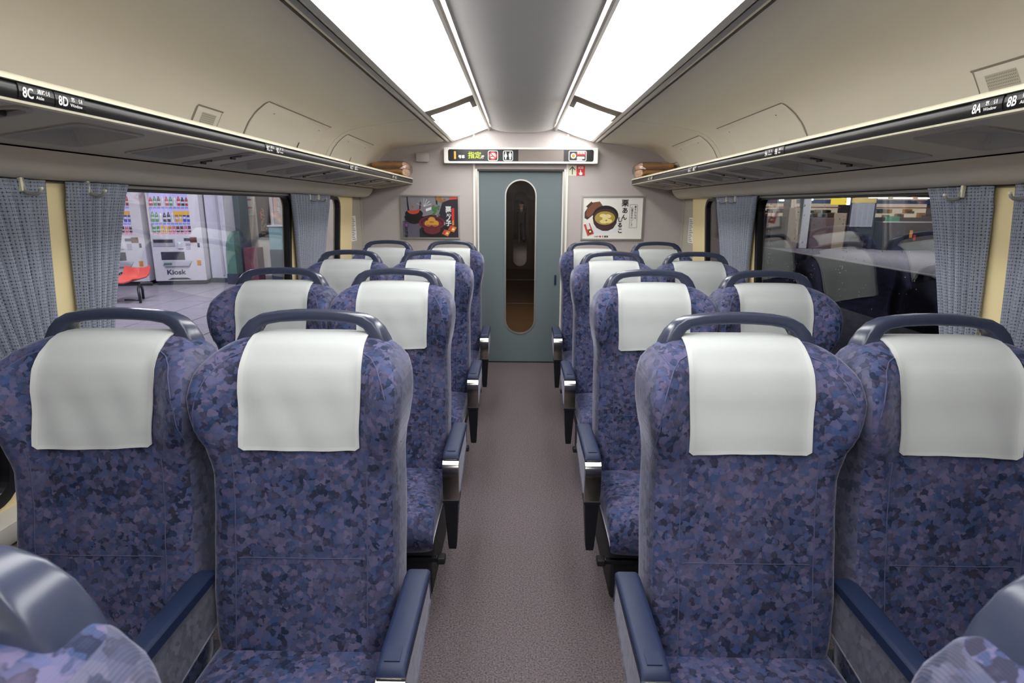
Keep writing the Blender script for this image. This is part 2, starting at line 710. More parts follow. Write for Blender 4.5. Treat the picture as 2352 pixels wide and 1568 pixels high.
def latch(o, s, y, t, mat, ya, yb):
    b = MB(mat)
    p, q = cove_pt(t, 0.0062), cove_pt(t + 0.045, 0.0062)
    b.face([(s * p[0], y - .006, p[1]), (s * p[0], y + .006, p[1]), (s * q[0], y + .006, q[1]), (s * q[0], y - .006, q[1])])
    b.build('latch', o, recalc=False)
    b = MB('slot_dark')
    for yy in (ya + .14, yb - .10):
        p = cove_pt(tt + 0.06, 0.0045)
        b.box(s * p[0] - .0022, s * p[0] + .0022, yy - .003, yy + .003, p[1] - .0022, p[1] + .0022)
    b.build('screw', o)


for s in (-1, 1):
    h = hatch(s, 2.79, 3.66, tt, 0.97)
    latch(h, s, 3.42 if s < 0 else 3.05, 0.80, 'slot_dark' if s < 0 else 'white_ink', 2.79, 3.66)
    h = hatch(s, 4.02, 4.70, tt, 0.97)
    latch(h, s, 4.45 if s < 0 else 4.2, 0.80, 'slot_dark' if s < 0 else 'white_ink', 4.02, 4.70)
for s, ya, yb, ga, gb, z0 in ((-1, 2.36, 2.54, 2.40, 2.505, 1.80), (1, 1.60, 1.77, 1.63, 1.735, 1.80), (1, 4.95, 5.12, 5.0, 5.08, 1.78)):
    t0 = cove_t(z=z0)
    o = hatch(s, ya, yb, t0, 0.97, off=0.003, name='speaker_panel')
    b = MB('grille_beige')
    ta = cove_t(z=z0 - 0.016)
    for q in range(6):
        p, r_ = cove_pt(ta + (.95 - ta) * q / 6, 0.0036), cove_pt(ta + (.95 - ta) * (q + 1) / 6, 0.0036)
        b.face([(s * p[0], ga, p[1]), (s * p[0], gb, p[1]), (s * r_[0], gb, r_[1]), (s * r_[0], ga, r_[1])])
    b.use('joint')                 # rows of perforations
    for q in range(16):
        for k in range(18):
            t = ta + (.95 - ta) * (q + .5) / 16
            p, r_ = cove_pt(t, 0.0040), cove_pt(t + .0045, 0.0040)
            yy = ga + (gb - ga) * (k + .25 + .5 * (q % 2)) / 18.5
            b.face([(s * p[0], yy, p[1]), (s * p[0], yy + .0026, p[1]), (s * r_[0], yy + .0026, r_[1]), (s * r_[0], yy, r_[1])])
    b.build('grille', o, recalc=False)

# side walls: a leaning plate with window openings, lower panel, sill, bulge under the rack
WIN = [(-0.26, 1.505), (1.80, 3.53), (3.86, 4.50)]
WZ = (0.62, 1.486)
SIDE = {-1: 'left', 1: 'right'}
wn = 0
for s in (-1, 1):
    holes = [rrect(a, c, WZ[0], WZ[1], 0.085) for a, c in WIN]
    b = MB('cream_pillar')
    b.plate([(YN, 0.56), (4.83, 0.56), (4.83, 1.53), (YN, 1.53)], holes, lambda y, z, w: (s * (xw(z) + w), y, z), 0.05)
    wl = b.build('wall_' + SIDE[s])
    tag(wl, 'cream pillar wall with %s windows' % ('the platform-side' if s < 0 else 'the rain-speckled'), kind='structure')
    b = MB('strip_grey')
    b.box(min(s * 1.405, s * 1.46), max(s * 1.405, s * 1.46), 4.828, YE, 0.0, 1.56)
    b.box(min(s * 1.398, s * 1.41), max(s * 1.398, s * 1.41), 5.18, 5.20, 0.0, 1.53)
    b.build('corner_strip', wl)
    b = MB('lower_wall')
    b.box(min(s * 1.425, s * 1.47), max(s * 1.425, s * 1.47), YN, 4.83, 0.0, 0.53)
    b.box(min(s * 1.40, s * 1.43), max(s * 1.40, s * 1.43), YN, 4.83, 0.0, 0.40, r=0.01)
    b.box(min(s * 1.33, s * 1.43), max(s * 1.33, s * 1.43), YN, 4.83, 0.0, 0.14, r=0.01)
    b.build('lower_panel', wl)
    b = MB('sill')
    b.extrude([(s * 1.428, 0.605), (s * 1.395, 0.600), (s * 1.375, 0.590), (s * 1.372, 0.555), (s * 1.385, 0.530), (s * 1.44, 0.525), (s * 1.45, 0.60)], YN, 4.83)
    tag(b.build('trim_%d' % (1 if s < 0 else 2), smooth=True, ang=40), 'pale grey window sill running along the %s wall' % SIDE[s], kind='structure')
    # bulge
    bp_ = [(1.45, 1.575), (1.262, 1.568), (1.264, 1.556), (1.272, 1.542), (1.287, 1.524), (1.307, 1.508), (1.33, 1.499), (1.352, 1.496), (1.352, 1.512), (1.45, 1.52)]
    b = MB('bulge')
    b.extrude([(s * x, z) for x, z in bp_], YN, 4.32 - 0.002)
    b.extrude([(s * x, z) for x, z in bp_], 4.32, 5.05)
    # rounded closing end towards the end wall
    rings = []
    for k in range(7):
        t = k / 6
        rings.append([(s * (1.45 - (1.45 - x) * math.sqrt(max(0, 1 - (t * .999) ** 2)) ** .6), 5.05 + 0.19 * t, z) for x, z in bp_])
    b.loft(rings)
    tag(b.build('trim_%d' % (3 if s < 0 else 4), smooth=True, ang=45), 'cream rounded bulkhead strip under the %s luggage rack' % SIDE[s], kind='structure')
    b = MB('black')  # unseen black boxes added to stop outside light leaking in behind the rack
    b.box(min(s * 1.275, s * 1.50), max(s * 1.275, s * 1.50), YN, YE, 1.577, 1.612)
    b.box(min(s * 1.47, s * 1.50), max(s * 1.47, s * 1.50), YN, YE, 1.50, 2.20)
    b.build('shell_light_seal', wl)
    b = MB('black')
    b.box(min(s * 1.353, s * 1.37), max(s * 1.353, s * 1.37), YN, 4.30, 1.492, 1.515)
    b.build('curtain_rail', wl)
    b = MB('alu_dark')
    b.box(min(s * 1.358, s * 1.372), max(s * 1.358, s * 1.372), 1.78, 3.56, 1.482, 1.494)
    b.build('frame_rail', wl)
    # windows
    for (a, c) in WIN:
        wn += 1
        b = MB('rubber')
        oo = rrect(a - .004, c + .004, WZ[0] - .004, WZ[1] + .004, 0.089)
        ii = rrect(a + .032, c - .032, WZ[0] + .03, WZ[1] - .014, 0.062)
        b.plate(oo, [ii], lambda y, z, w: (s * (xw(z) - 0.004 + w), y, z), 0.035)
        w = b.build('window_%d' % wn)
        where = ['near', 'long middle', 'short far'][wn - 1 - (0 if s < 0 else 3)]
        tag(w, '%s window in black rubber on the %s side of the car' % (where, 'platform' if s < 0 else 'rainy'), kind='structure')
        g = MB('window_glass')
        ii2 = rrect(a + .03, c - .03, WZ[0] + .028, WZ[1] - .012, 0.062)
        g.plate(ii2, [], lambda y, z, w_: (s * (xw(z) + 0.012 + w_), y, z), 0.006)
        g.build('glass', w, recalc=False)
        if s > 0:       # rain drops on the outside
            d = MB('window_glass')
            rnd = random.Random(wn)
            nd = 420 if wn == 5 else 90
            bands = [rnd.uniform(a + .05, c - .05) for _ in range(9)]
            for k in range(nd):
                if rnd.random() < .6:
                    y = rnd.choice(bands) + rnd.gauss(0, .012)
                else:
                    y = rnd.uniform(a + .04, c - .04)
                z = rnd.uniform(WZ[0] + .25, WZ[1] - .03)
                if not (a + .035 < y < c - .035):
                    continue
                r = rnd.uniform(.0012, .0032)
                x = xw(z) + .018
                n = 6
                top = (s * (x + r * .8), y, z)
                base = [(s * x, y + r * math.cos(2 * PI * q / n), z + r * 1.15 * math.sin(2 * PI * q / n)) for q in range(n)]
                mid = [(s * (x + r * .55), y + .72 * r * math.cos(2 * PI * q / n), z + .72 * r * 1.15 * math.sin(2 * PI * q / n)) for q in range(n)]
                for q in range(n):
                    d.face([base[q], base[(q + 1) % n], mid[(q + 1) % n], mid[q]])
                    d.face([mid[q], mid[(q + 1) % n], top])
            if 'drop' not in M:
                m, nt, N, L, P = new_mat('drop')
                P.inputs['Base Color'].default_value = (0.9, 0.92, 0.95, 1)
                P.inputs['Transmission Weight'].default_value = 1.0
                P.inputs['IOR'].default_value = 1.33
                P.inputs['Roughness'].default_value = 0.0
            d.mats = ['drop']
            tag(d.build('rain_drops', w, smooth=True), kind='stuff')

# luggage racks
SLOTS = [0.20, 1.20, 2.20, 3.22, 4.22]
CUPS = []
for k in range(-1, 4):
    CUPS += [(1.38 + k, 1.62 + k), (1.81 + k, 2.04 + k)]
CUPS.append((4.42, 4.66))
rack_of = {}
for s in (-1, 1):
    lab = 'grey luggage rack with black seat-number band above the %s' % ('window with vending machines' if s < 0 else 'rain-speckled window')
    rk = thing('luggage_rack', lab, 'luggage rack', (s * 1.1, 1.2, 1.57))
    rack_of[s] = rk

    def under(x, y, w):
        # plane of the underside, w up into the rack
        return (s * x, y, 1.617 - 0.149 * (x - 0.96) + w)
    holes = [rrect(1.015, 1.195, a, c, 0.02, 3) for a, c in CUPS] + [rrect(0.985, 1.235, y - .028, y + .028, 0.026, 4) for y in SLOTS]
    b = MB('under_rack')
    b.plate([(0.962, YN), (1.262, YN), (1.262, YE), (0.962, YE)], holes, under, 0.004)
    b.box(min(s * 0.97, s * 1.31), max(s * 0.97, s * 1.31), YN, YE, 1.632, 1.645)
    b.build('shelf', rk)
    for (a, c) in CUPS:
        b = MB('recess')
        l0, l1, l2 = rrect(1.008, 1.202, a - .007, c + .007, 0.022, 3), rrect(1.02, 1.19, a + .004, c - .004, 0.018, 3), rrect(1.045, 1.17, a + .05, c - .05, 0.012, 3)
        b.loft([[under(x, y, .001) for x, y in l0], [under(x, y, -.004) for x, y in l0], [under(x, y, -.004) for x, y in l1], [under(x, y, .028) for x, y in l2]], cap=False)
        b.f.append(tuple(len(b.v) - len(l2) + k for k in range(len(l2))))
        b.m.append(b.c)
        b.build('light_recess', rk)
    for y in SLOTS:
        b = MB('recess')
        l0, l1, l2 = rrect(.978, 1.242, y - .034, y + .034, .03, 4), rrect(.988, 1.232, y - .026, y + .026, .024, 4), rrect(.995, 1.225, y - .02, y + .02, .018, 4)
        b.loft([[under(x, q, .001) for x, q in l0], [under(x, q, -.005) for x, q in l0], [under(x, q, -.005) for x, q in l1], [under(x, q, .004) for x, q in l2]], cap=False)
        o = b.build('air_outlet', rk)
        b = MB('slot_dark')
        b.face([under(x, q, .002) for x, q in l2])
        for xc in (1.06, 1.17):
            p = under(xc, y, 0)
            b.box(p[0] - .03, p[0] + .03, y - .014, y + .014, p[2] - .004, p[2] + .01, r=.003)
            b.box(p[0] - .004, p[0] + .004, y - .010, y + .018, p[2] - .012, p[2] + .004)
        b.build('nozzle', o)
    # front edge: lip on top, black number band, pale lower rim
    b = MB('rack_lip')
    b.extrude([(s * .985, 1.668), (s * .958, 1.666), (s * .950, 1.660), (s * .949, 1.653), (s * .96, 1.652), (s * .985, 1.655)], YN, YE - .005)
    b.extrude([(s * .957, 1.6205), (s * .9525, 1.6185), (s * .954, 1.6150), (s * .965, 1.613), (s * .98, 1.617), (s * .97, 1.621)], YN, YE - .005)
    b.build('rim', rk, smooth=True, ang=50)
    b = MB('rack_band')
    b.extrude([(s * .957, 1.653), (s * .953, 1.645), (s * .9525, 1.636), (s * .954, 1.627), (s * .9565, 1.6205), (s * .985, 1.62), (s * .985, 1.66)], YN, YE - .006)
    b.build('number_band', rk, smooth=True, ang=50)
    b = MB('alu')
    b.box(min(s * .951, s * 1.29), max(s * .951, s * 1.29), YE - .006, YE - .001, 1.616, 1.664)
    b.build('end_cap', rk)
    # number plates
    cols = (('C', '通路側', 'Aisle'), ('D', '窓　側', 'Window')) if s < 0 else (('A', '窓　側', 'Window'), ('B', '通路側', 'Aisle'))
    for r, row in enumerate((8, 9, 10, 11)):
        yb = 1.155 + 1.085 * r
        for ci, (let, jp, en) in enumerate(cols):
            y0 = yb + 0.088 * ci if s < 0 else yb + 0.19 - 0.092 * ci       # start of the plate as read
            d = 1 if s < 0 else -1
            y1 = y0 + d * 0.085
            b = MB('plate_black')
            b.loft([[(s * .9535, q, 1.6515), (s * .9512, q, 1.645), (s * .9508, q, 1.636), (s * .9522, q, 1.627), (s * .9545, q, 1.622), (s * .958, q, 1.622), (s * .958, q, 1.6515)] for q in (y0, y1)])
            pl = b.build('seat_number_plate', rk)
            b = MB('white_ink')
            R_, U_ = (0, d, 0), (0, 0, 1)
            txt = '%d%s' % (row, let)
            b.text(txt, .026 if row < 10 else .0235, (s * .9503, y0 + d * .006, 1.6265), R_, U_, offset=.0006, shear=.12, sx=.82)
            b.text(jp, .0092, (s * .9503, y0 + d * .042, 1.6385), R_, U_, offset=.0002, sx=1.15)
            b.text(en, .0088, (s * .9503, y0 + d * .038, 1.6275), R_, U_, offset=.0001, sx=1.1)
            b.build('lettering', pl, recalc=False)

# far end wall
b = MB('end_wall')
b.plate([(-1.5, 0.0), (-0.415, 0.0), (-0.415, 1.742), (0.390, 1.742), (0.390, 0.0), (1.5, 0.0), (1.5, 2.16), (-1.5, 2.16)], [], lambda x, z, w: (x, YE + w, z), 0.04)
we = b.build('wall_far')
tag(we, 'mauve grey end wall around the sliding door', kind='structure')
b = MB('end_wall')
b.box(-1.5, 1.5, YN - .04, YN, 0, 2.16)  # unseen wall added to close the car and bounce light
tag(b.build('wall_near'), 'unseen wall added behind the camera to bounce light', kind='structure')
for n_, xc in ((5, -0.416), (6, 0.391)):
    b = MB('white_paint')
    b.box(xc - .009, xc + .009, YE - .012, YE + .01, 0, 2.03, r=.002)
    b.use('alu')
    q = 1 if xc < 0 else -1
    b.box(min(xc + q * .009, xc + q * .026), max(xc + q * .009, xc + q * .026), YE - .006, YE + .09, 0, 1.742)
    b.use('white_paint')
    b.box(min(xc + q * .026, xc + q * .038), max(xc + q * .026, xc + q * .038), YE + .01, YE + .09, 0, 1.742)
    tag(b.build('trim_%d' % n_), 'white metal door post on the %s of the opening' % ('poster of the chestnut bowl side' if xc < 0 else 'SOS sticker side'), kind='structure')
b = MB('slot_dark')
b.box(-.41, .385, YE + .005, YE + .09, 1.725, 1.79)
tag(b.build('trim_7'), 'dark lintel over the sliding door', kind='structure')

# sliding door
OV = (-0.010, 0.140, 0.274, 1.660)      # centre x, half width, z bottom, z top


def oval(cx, hw, z0, z1, n=14):
    return [(cx + hw * math.cos(PI * k / n), z1 - hw + hw * math.sin(PI * k / n)) for k in range(n + 1)] + \
           [(cx + hw * math.cos(PI + PI * k / n), z0 + hw + hw * math.sin(PI + PI * k / n)) for k in range(n + 1)]


b = MB('door_teal')
b.plate([(-.40, .004), (.352, .004), (.352, 1.74), (-.40, 1.74)], [oval(OV[0], OV[1] - .008, OV[2] + .008, OV[3] - .008)], lambda x, z, w: (x, YE + .04 + w, z), .035)
dr = b.build('door_1')
tag(dr, 'teal grey sliding door with a tall oval window', kind='structure')
b = MB('alu')
b.plate(oval(OV[0], OV[1], OV[2], OV[3], 18), [oval(OV[0], OV[1] - .011, OV[2] + .011, OV[3] - .011, 18)], lambda x, z, w: (x, YE + .034 + w, z), .012)
b.build('window_ring', dr)
b = MB('door_glass')
b.plate(oval(OV[0], OV[1] - .009, OV[2] + .009, OV[3] - .009), [], lambda x, z, w: (x, YE + .055 + w, z), .004)
b.build('glass', dr, recalc=False)
b = MB('arm_plastic')
b.box(.300, .318, YE + .030, YE + .042, .735, .825, r=.003)
b.build('pull_recess', dr)
b = MB('slot_dark')
b.box(-.40, .352, YE + .036, YE + .041, .004, .012)
b.build('bottom_seal', dr)

# vestibule beyond the door, second door, next car
b = MB('brown_floor')
b.box(-.62, .62, YE + .05, 11.9, -.05, 0.0)
b.use('alu')
b.box(-.62, .62, 8.68, 8.72, 0, .004)
b.box(-.62, .62, 11.55, 11.62, 0, .02)
tag(b.build('floor_vestibule'), 'brown vestibule floor beyond the sliding door', kind='structure')
b = MB('brown')
for s in (-1, 1):
    b.box(min(s * .56, s * .62), max(s * .56, s * .62), YE + .08, 11.62, 0, 2.1)
b.box(-.62, .62, YE + .05, 11.7, 2.0, 2.1)
b.box(-.56, .56, 8.6, 8.75, 1.82, 2.0)
tag(b.build('wall_vestibule'), 'brown vestibule walls beyond the sliding door', kind='structure')
b = MB('brown')
b.plate([(-.62, 0), (.62, 0), (.62, 2.1), (-.62, 2.1)], [oval(-.015, .135, .27, 1.72)], lambda x, z, w: (x, 11.62 + w, z), .04)
d2 = b.build('door_2')
tag(d2, 'brown second door with a narrow oval window in the vestibule', kind='structure')
b = MB('alu_dark')
b.plate(oval(-.015, .139, .266, 1.724), [oval(-.015, .131, .274, 1.716)], lambda x, z, w: (x, 11.612 + w, z), .012)
b.build('window_ring', d2)
b = MB('slot_dark')
b.box(-.9, .9, 11.7, 26.0, -.05, 0)
b.box(-.9, .9, 25.9, 26.0, 0, 2.1)
b.box(-.95, -.85, 11.7, 26, 0, 2.1)
b.box(.85, .95, 11.7, 26, 0, 2.1)
b.box(-.95, .95, 11.7, 26, 2.1, 2.15)
tag(b.build('wall_next_car'), 'dark next car beyond the second door', kind='structure')
area_light('vestibule_fill', (0, 7.2, 1.98), (.3, .8), 16, (1, .84, .62))  # fill light added to brighten the vestibule, no fixture behind it
area_light('next_car_fill', (0.1, 22.2, 2.0), (.3, .5), 15, (1, .85, .75))  # fill light added so the person shows up

# =================================================================== CEILING LIGHTS
for s in (-1, 1):
    lt = thing('ceiling_light', 'long white ceiling light strip nearer the %s' % ('vending-machine windows' if s < 0 else 'rain-speckled windows'), 'ceiling light', (s * .44, 1.2, 2.1))

    def dif(y0, y1, mat, name, x0=.302, x1=.582, par=None, dz=0.0):
        z_ = lambda x: 2.068 - .095 * max(0.0, (x - .302) / .28) ** 1.25 + dz
        n = 10
        b = MB(mat)
        rings = []
        for j, y in enumerate((y0, y0 + .004, y0 + .02, y1 - .02, y1 - .004, y1)):
            o = (.02, .006, 0, 0, .006, .02)[j]
            bot = [(s * (x0 + (x1 - x0) * k / n), y, z_(x0 + (x1 - x0) * k / n) - .012 * math.sin(PI * k / n) + o) for k in range(n + 1)]
            top = [(s * x1, y, z_(x1) + .03), (s * x0, y, z_(x0) + .03)]
            rings.append(bot + top)
        b.loft(rings)
        return b.build(name, par or lt, smooth=True, ang=50)
    for (ya, yb) in ((YN, -.62), (-.612, 1.532), (1.54, 3.685)):
        dif(ya, yb, 'lamp_white', 'diffuser')
    dif(4.095, 5.215, 'lamp_white', 'diffuser')
    b = MB('white_paint')
    b.loft([[(s * (.302 + .028 * k), y, 2.0675 - .095 * (k / 10) ** 1.25 - .012 * math.sin(PI * k / 10)) for k in range(11)] + [(s * .582, y, 2.01), (s * .302, y, 2.10)] for y in (5.2155, 5.222)])
    b.build('end_light_block', lt)  # plate added to keep light from the diffuser end off the wall
    d = dif(3.70, 4.085, 'bezel', 'downlight_bezel', x0=.301, x1=.583, dz=-.001)
    dif(3.83, 4.065, 'lamp_warm', 'downlight_lens', x0=.332, x1=.570, par=d, dz=-.006)
    b = MB('alu')
    b.extrude([(s * .586, 2.02), (s * .586, 1.972), (s * .600, 1.962), (s * .612, 1.966), (s * .618, 1.975), (s * .618, 2.02)], YN, YE - .002)
    b.extrude([(s * .620, 2.02), (s * .620, 1.968), (s * .632, 1.958), (s * .646, 1.962), (s * .650, 1.972), (s * .650, 2.02)], YN, YE - .002)
    b.build('outer_rail', lt, smooth=True, ang=40)
    b = MB('alu')
    b.extrude([(s * .300, 2.080), (s * .300, 2.066), (s * .294, 2.058), (s * .280, 2.056), (s * .272, 2.062), (s * .272, 2.086), (s * .2745, 2.086), (s * .276, 2.074)], YN, YE - .002)
    b.build('inner_rail', lt, smooth=True, ang=40)
    b = MB('lamp_edge')
    b.box(min(s * .290, s * .294), max(s * .290, s * .294), YN, 5.2, 2.084, 2.112)
    b.build('edge_glow_strip', lt)
    b = MB('black')
    b.box(min(s * .27, s * .66), max(s * .27, s * .66), YN, YE, 2.114, 2.122)
    b.build('housing', lt)

# =================================================================== SIGN BOX AND STICKERS
YS = YE - .075
sg = thing('information_sign', 'long white-framed black information board above the sliding door', 'sign', (-.0125, YE - .04, 1.786))
b = MB('white_paint')
b.plate(rrect(-.666, .641, 1.786, 1.914, .006, 2), [rrect(-.632, .607, 1.801, 1.899, .018, 5)], lambda x, z, w: (x, YS + w, z), .075)
b.build('frame', sg)
b = MB('plate_black')
b.box(-.634, .609, YS + .006, YS + .02, 1.800, 1.900)
b.build('face', sg)
yf_ = YS + .0055
Rx, Uz = (1, 0, 0), (0, 0, 1)


def flat(b, pts, y):
    b.face([(x, y, z) for x, z in pts])


b = MB('lit_orange')
b.text('1', .080, (-.593, yf_, 1.824), Rx, Uz, offset=.004)
b.build('car_number', sg, recalc=False)
b = MB('white_ink')
b.text('号車', .028, (-.546, yf_, 1.828), Rx, Uz, offset=.0006)
b.text('席', .026, (-.350, yf_, 1.828), Rx, Uz, offset=.0006)
b.build('small_lettering', sg, recalc=False)
b = MB('lit_lime')
b.text('指定', .058, (-.462, yf_, 1.830), Rx, Uz, offset=.0012, sx=.98)
b.build('reserved_lettering', sg, recalc=False)


def ring(b, u0, u1, v0, v1, r, t, y):
    o, i = rrect(u0, u1, v0, v1, r, 4), rrect(u0 + t, u1 - t, v0 + t, v1 - t, max(.001, r - t), 4)
    n = len(o)
    for k in range(n):
        b.face([(o[k][0], y, o[k][1]), (o[(k + 1) % n][0], y, o[(k + 1) % n][1]), (i[(k + 1) % n][0], y, i[(k + 1) % n][1]), (i[k][0], y, i[k][1])])


b = MB('white_ink')
ring(b, -.292, -.207, 1.806, 1.889, .014, .005, yf_)
b.use('red')
flat(b, ellipse(-.2495, 1.8475, .034, .034), yf_)
b.use('white_ink')
flat(b, ellipse(-.2495, 1.8475, .024, .024), yf_ - .0003)
b.use('ink')
flat(b, [(-.272, 1.838), (-.236, 1.838), (-.236, 1.846), (-.272, 1.846)], yf_ - .0005)
b.use('red')
flat(b, [(-.276, 1.868), (-.270, 1.874), (-.223, 1.827), (-.229, 1.821)], yf_ - .0007)
b.build('no_smoking_symbol', sg, recalc=False)
b = MB('white_ink')
ring(b, -.164, -.079, 1.806, 1.889, .014, .005, yf_)
for cx, fem in ((-.141, 1), (-.103, 0)):
    flat(b, ellipse(cx, 1.8735, .0055, .006, 14), yf_)
    if fem:
        flat(b, [(cx - .006, 1.866), (cx + .006, 1.866), (cx + .014, 1.842), (cx + .006, 1.836), (cx - .006, 1.836), (cx - .014, 1.842)], yf_)
        flat(b, [(cx - .006, 1.836), (cx + .006, 1.836), (cx + .005, 1.818), (cx - .005, 1.818)], yf_)
    else:
        flat(b, [(cx - .012, 1.866), (cx + .012, 1.866), (cx + .012, 1.842), (cx + .008, 1.838), (cx + .007, 1.818), (cx - .007, 1.818), (cx - .008, 1.838), (cx - .012, 1.842)], yf_)
b.build('toilet_symbol', sg, recalc=False)
b = MB('screen_off')
flat(b, [(-.033, 1.803), (.352, 1.803), (.352, 1.896), (-.033, 1.896)], yf_)
b.build('message_display', sg, recalc=False)
b = MB('white_ink')
ring(b, .395, .545, 1.806, 1.890, .012, .005, yf_)
flat(b, ellipse(.434, 1.849, .022, .022), yf_)
b.use('orange')
flat(b, ellipse(.434, 1.849, .014, .015), yf_ - .0003)
b.use('red')
flat(b, [(.462, 1.851), (.536, 1.851), (.536, 1.884), (.462, 1.884)], yf_)
b.use('white_ink')
b.text('非常用', .020, (.466, yf_ - .0004, 1.866), Rx, Uz, offset=.0002, sx=1.08)
for zz in (1.840, 1.833, 1.826, 1.818, 1.812):
    flat(b, [(.464, zz - .0022), (.464 + (.066 if zz > 1.82 else .045), zz - .0022), (.464 + (.066 if zz > 1.82 else .045), zz + .0022), (.464, zz + .0022)], yf_)
b.build('emergency_notice', sg, recalc=False)

st = thing('sos_sticker', 'red SOS sticker and white arrow label beside the door frame under the sign', 'sticker', (.47, YE, 1.69))
b = MB('yellow_green')
b.box(.399, .470, YE - .002, YE, 1.690, 1.774)
b.use('ink')
ys = YE - .0025
flat(b, [(.431, 1.700), (.438, 1.700), (.438, 1.755), (.431, 1.755)], ys)
flat(b, [(.4345, 1.768), (.4345, 1.757), (.412, 1.735), (.408, 1.740)], ys)
flat(b, [(.4345, 1.768), (.4345, 1.757), (.457, 1.735), (.461, 1.740)], ys)
b.build('arrow_label', st, recalc=False)
b = MB('red')
b.box(.4705, .543, YE - .002, YE, 1.690, 1.774)
b.use('white_ink')
b.text('SOS', .026, (.507, ys, 1.748), Rx, Uz, offset=.0006, align='CENTER')
flat(b, [(.502, 1.738), (.509, 1.738), (.511, 1.720), (.520, 1.716), (.523, 1.710), (.518, 1.695), (.499, 1.695), (.490, 1.712), (.495, 1.716), (.500, 1.710)], ys)
b.build('emergency_label', st, recalc=False)
b = MB('end_wall')
b.box(-.915, -.804, YE - .035, YE, 1.797, 1.874, r=.008)
tag(b.build('wall_unit', smooth=True, ang=40), 'small mauve grey box on the end wall beside the information board', 'wall unit')
for s in (-1, 1):
    nt_ = thing('notice_sticker', 'white notice strip on the corner beside the %s poster' % ('dark chestnut sweets' if s < 0 else 'white soup bowl'), 'sticker', (s * 1.403, 4.95, 1.14))
    b = MB('paper')
    b.box(min(s * 1.4045, s * 1.4055), max(s * 1.4045, s * 1.4055), 4.87, 5.02, 1.14, 1.345)
    b.build('sheet', nt_)
    b = MB('ink_grey')
    for k in range(13):
        zz = 1.33 - k * .0145
        ln_ = .07 + .05 * ((k * 7) % 5) / 5
        ya = 4.885 if s < 0 else 5.005
        yb = ya + (ln_ if s < 0 else -ln_)
        b.face([(s * 1.4042, ya, zz), (s * 1.4042, yb, zz), (s * 1.4042, yb, zz - .006), (s * 1.4042, ya, zz - .006)])
    b.build('print', nt_, recalc=False)

# =================================================================== POSTERS
for nm, c in (('p_grey', (132, 130, 138)), ('p_dark', (40, 36, 48)), ('p_maroon', (112, 40, 52)), ('p_maroon_d', (74, 26, 38)), ('p_chestnut', (206, 152, 62)), ('p_chestnut_d', (160, 104, 40)),
              ('p_red', (196, 74, 62)), ('p_black', (20, 18, 22)), ('p_green', (74, 116, 74)), ('p_white', (226, 228, 232)), ('p_purple', (92, 44, 116)), ('p_brown', (124, 76, 56)), ('p_brown_d', (66, 44, 42)),
              ('p_soup', (176, 150, 70)), ('p_dump', (240, 222, 150)), ('p_orange', (224, 132, 50)), ('p_slate', (96, 92, 108)), ('p_redlogo', (214, 44, 44))):
    plain(nm, lin(*c), 0.45, noise=0.06, scale=14)


def poster(label, x0, x1, z0, z1, bg, art):
    t = thing('poster', label, 'poster', ((x0 + x1) / 2, YE, z0))
    b = MB('alu')
    w = .014
    b.plate([(x0, z0), (x1, z0), (x1, z1), (x0, z1)], [[(x0 + w, z0 + w), (x1 - w, z0 + w), (x1 - w, z1 - w), (x0 + w, z1 - w)]], lambda x, z, q: (x, YE - .016 + q, z), .016)
    b.build('frame', t)
    b = MB(bg)
    b.box(x0 + .008, x1 - .008, YE - .008, YE, z0 + .008, z1 - .008)
    b.build('sheet', t)
    X0, X1, Z0, Z1 = x0 + w, x1 - w, z0 + w, z1 - w
    lay = [0]

    def P_(u, v):
        return (X0 + (X1 - X0) * u, Z0 + (Z1 - Z0) * v)
    b = MB(bg)

    def shape(mat, pts):
        lay[0] += 1
        b.use(mat)
        flat(b, [P_(min(1, max(0, u)), min(1, max(0, v))) for u, v in pts], YE - .0081 - .00004 * lay[0])

    def el(mat, cx, cy, rx, ry, a0=0.0, a1=2 * PI):
        shape(mat, ellipse(cx, cy, rx, ry, 28, a0, a1))

    def tx(mat, body, u, v, size, off=0.0, sx=1.0, line=1.0):
        lay[0] += 1
        b.use(mat)
        x, z = P_(u, v)
        b.text(body, size, (x, YE - .0081 - .00004 * lay[0], z), Rx, Uz, offset=off, sx=sx, line=line)
    art(shape, el, tx)
    b.build('print', t, recalc=False)
    return t


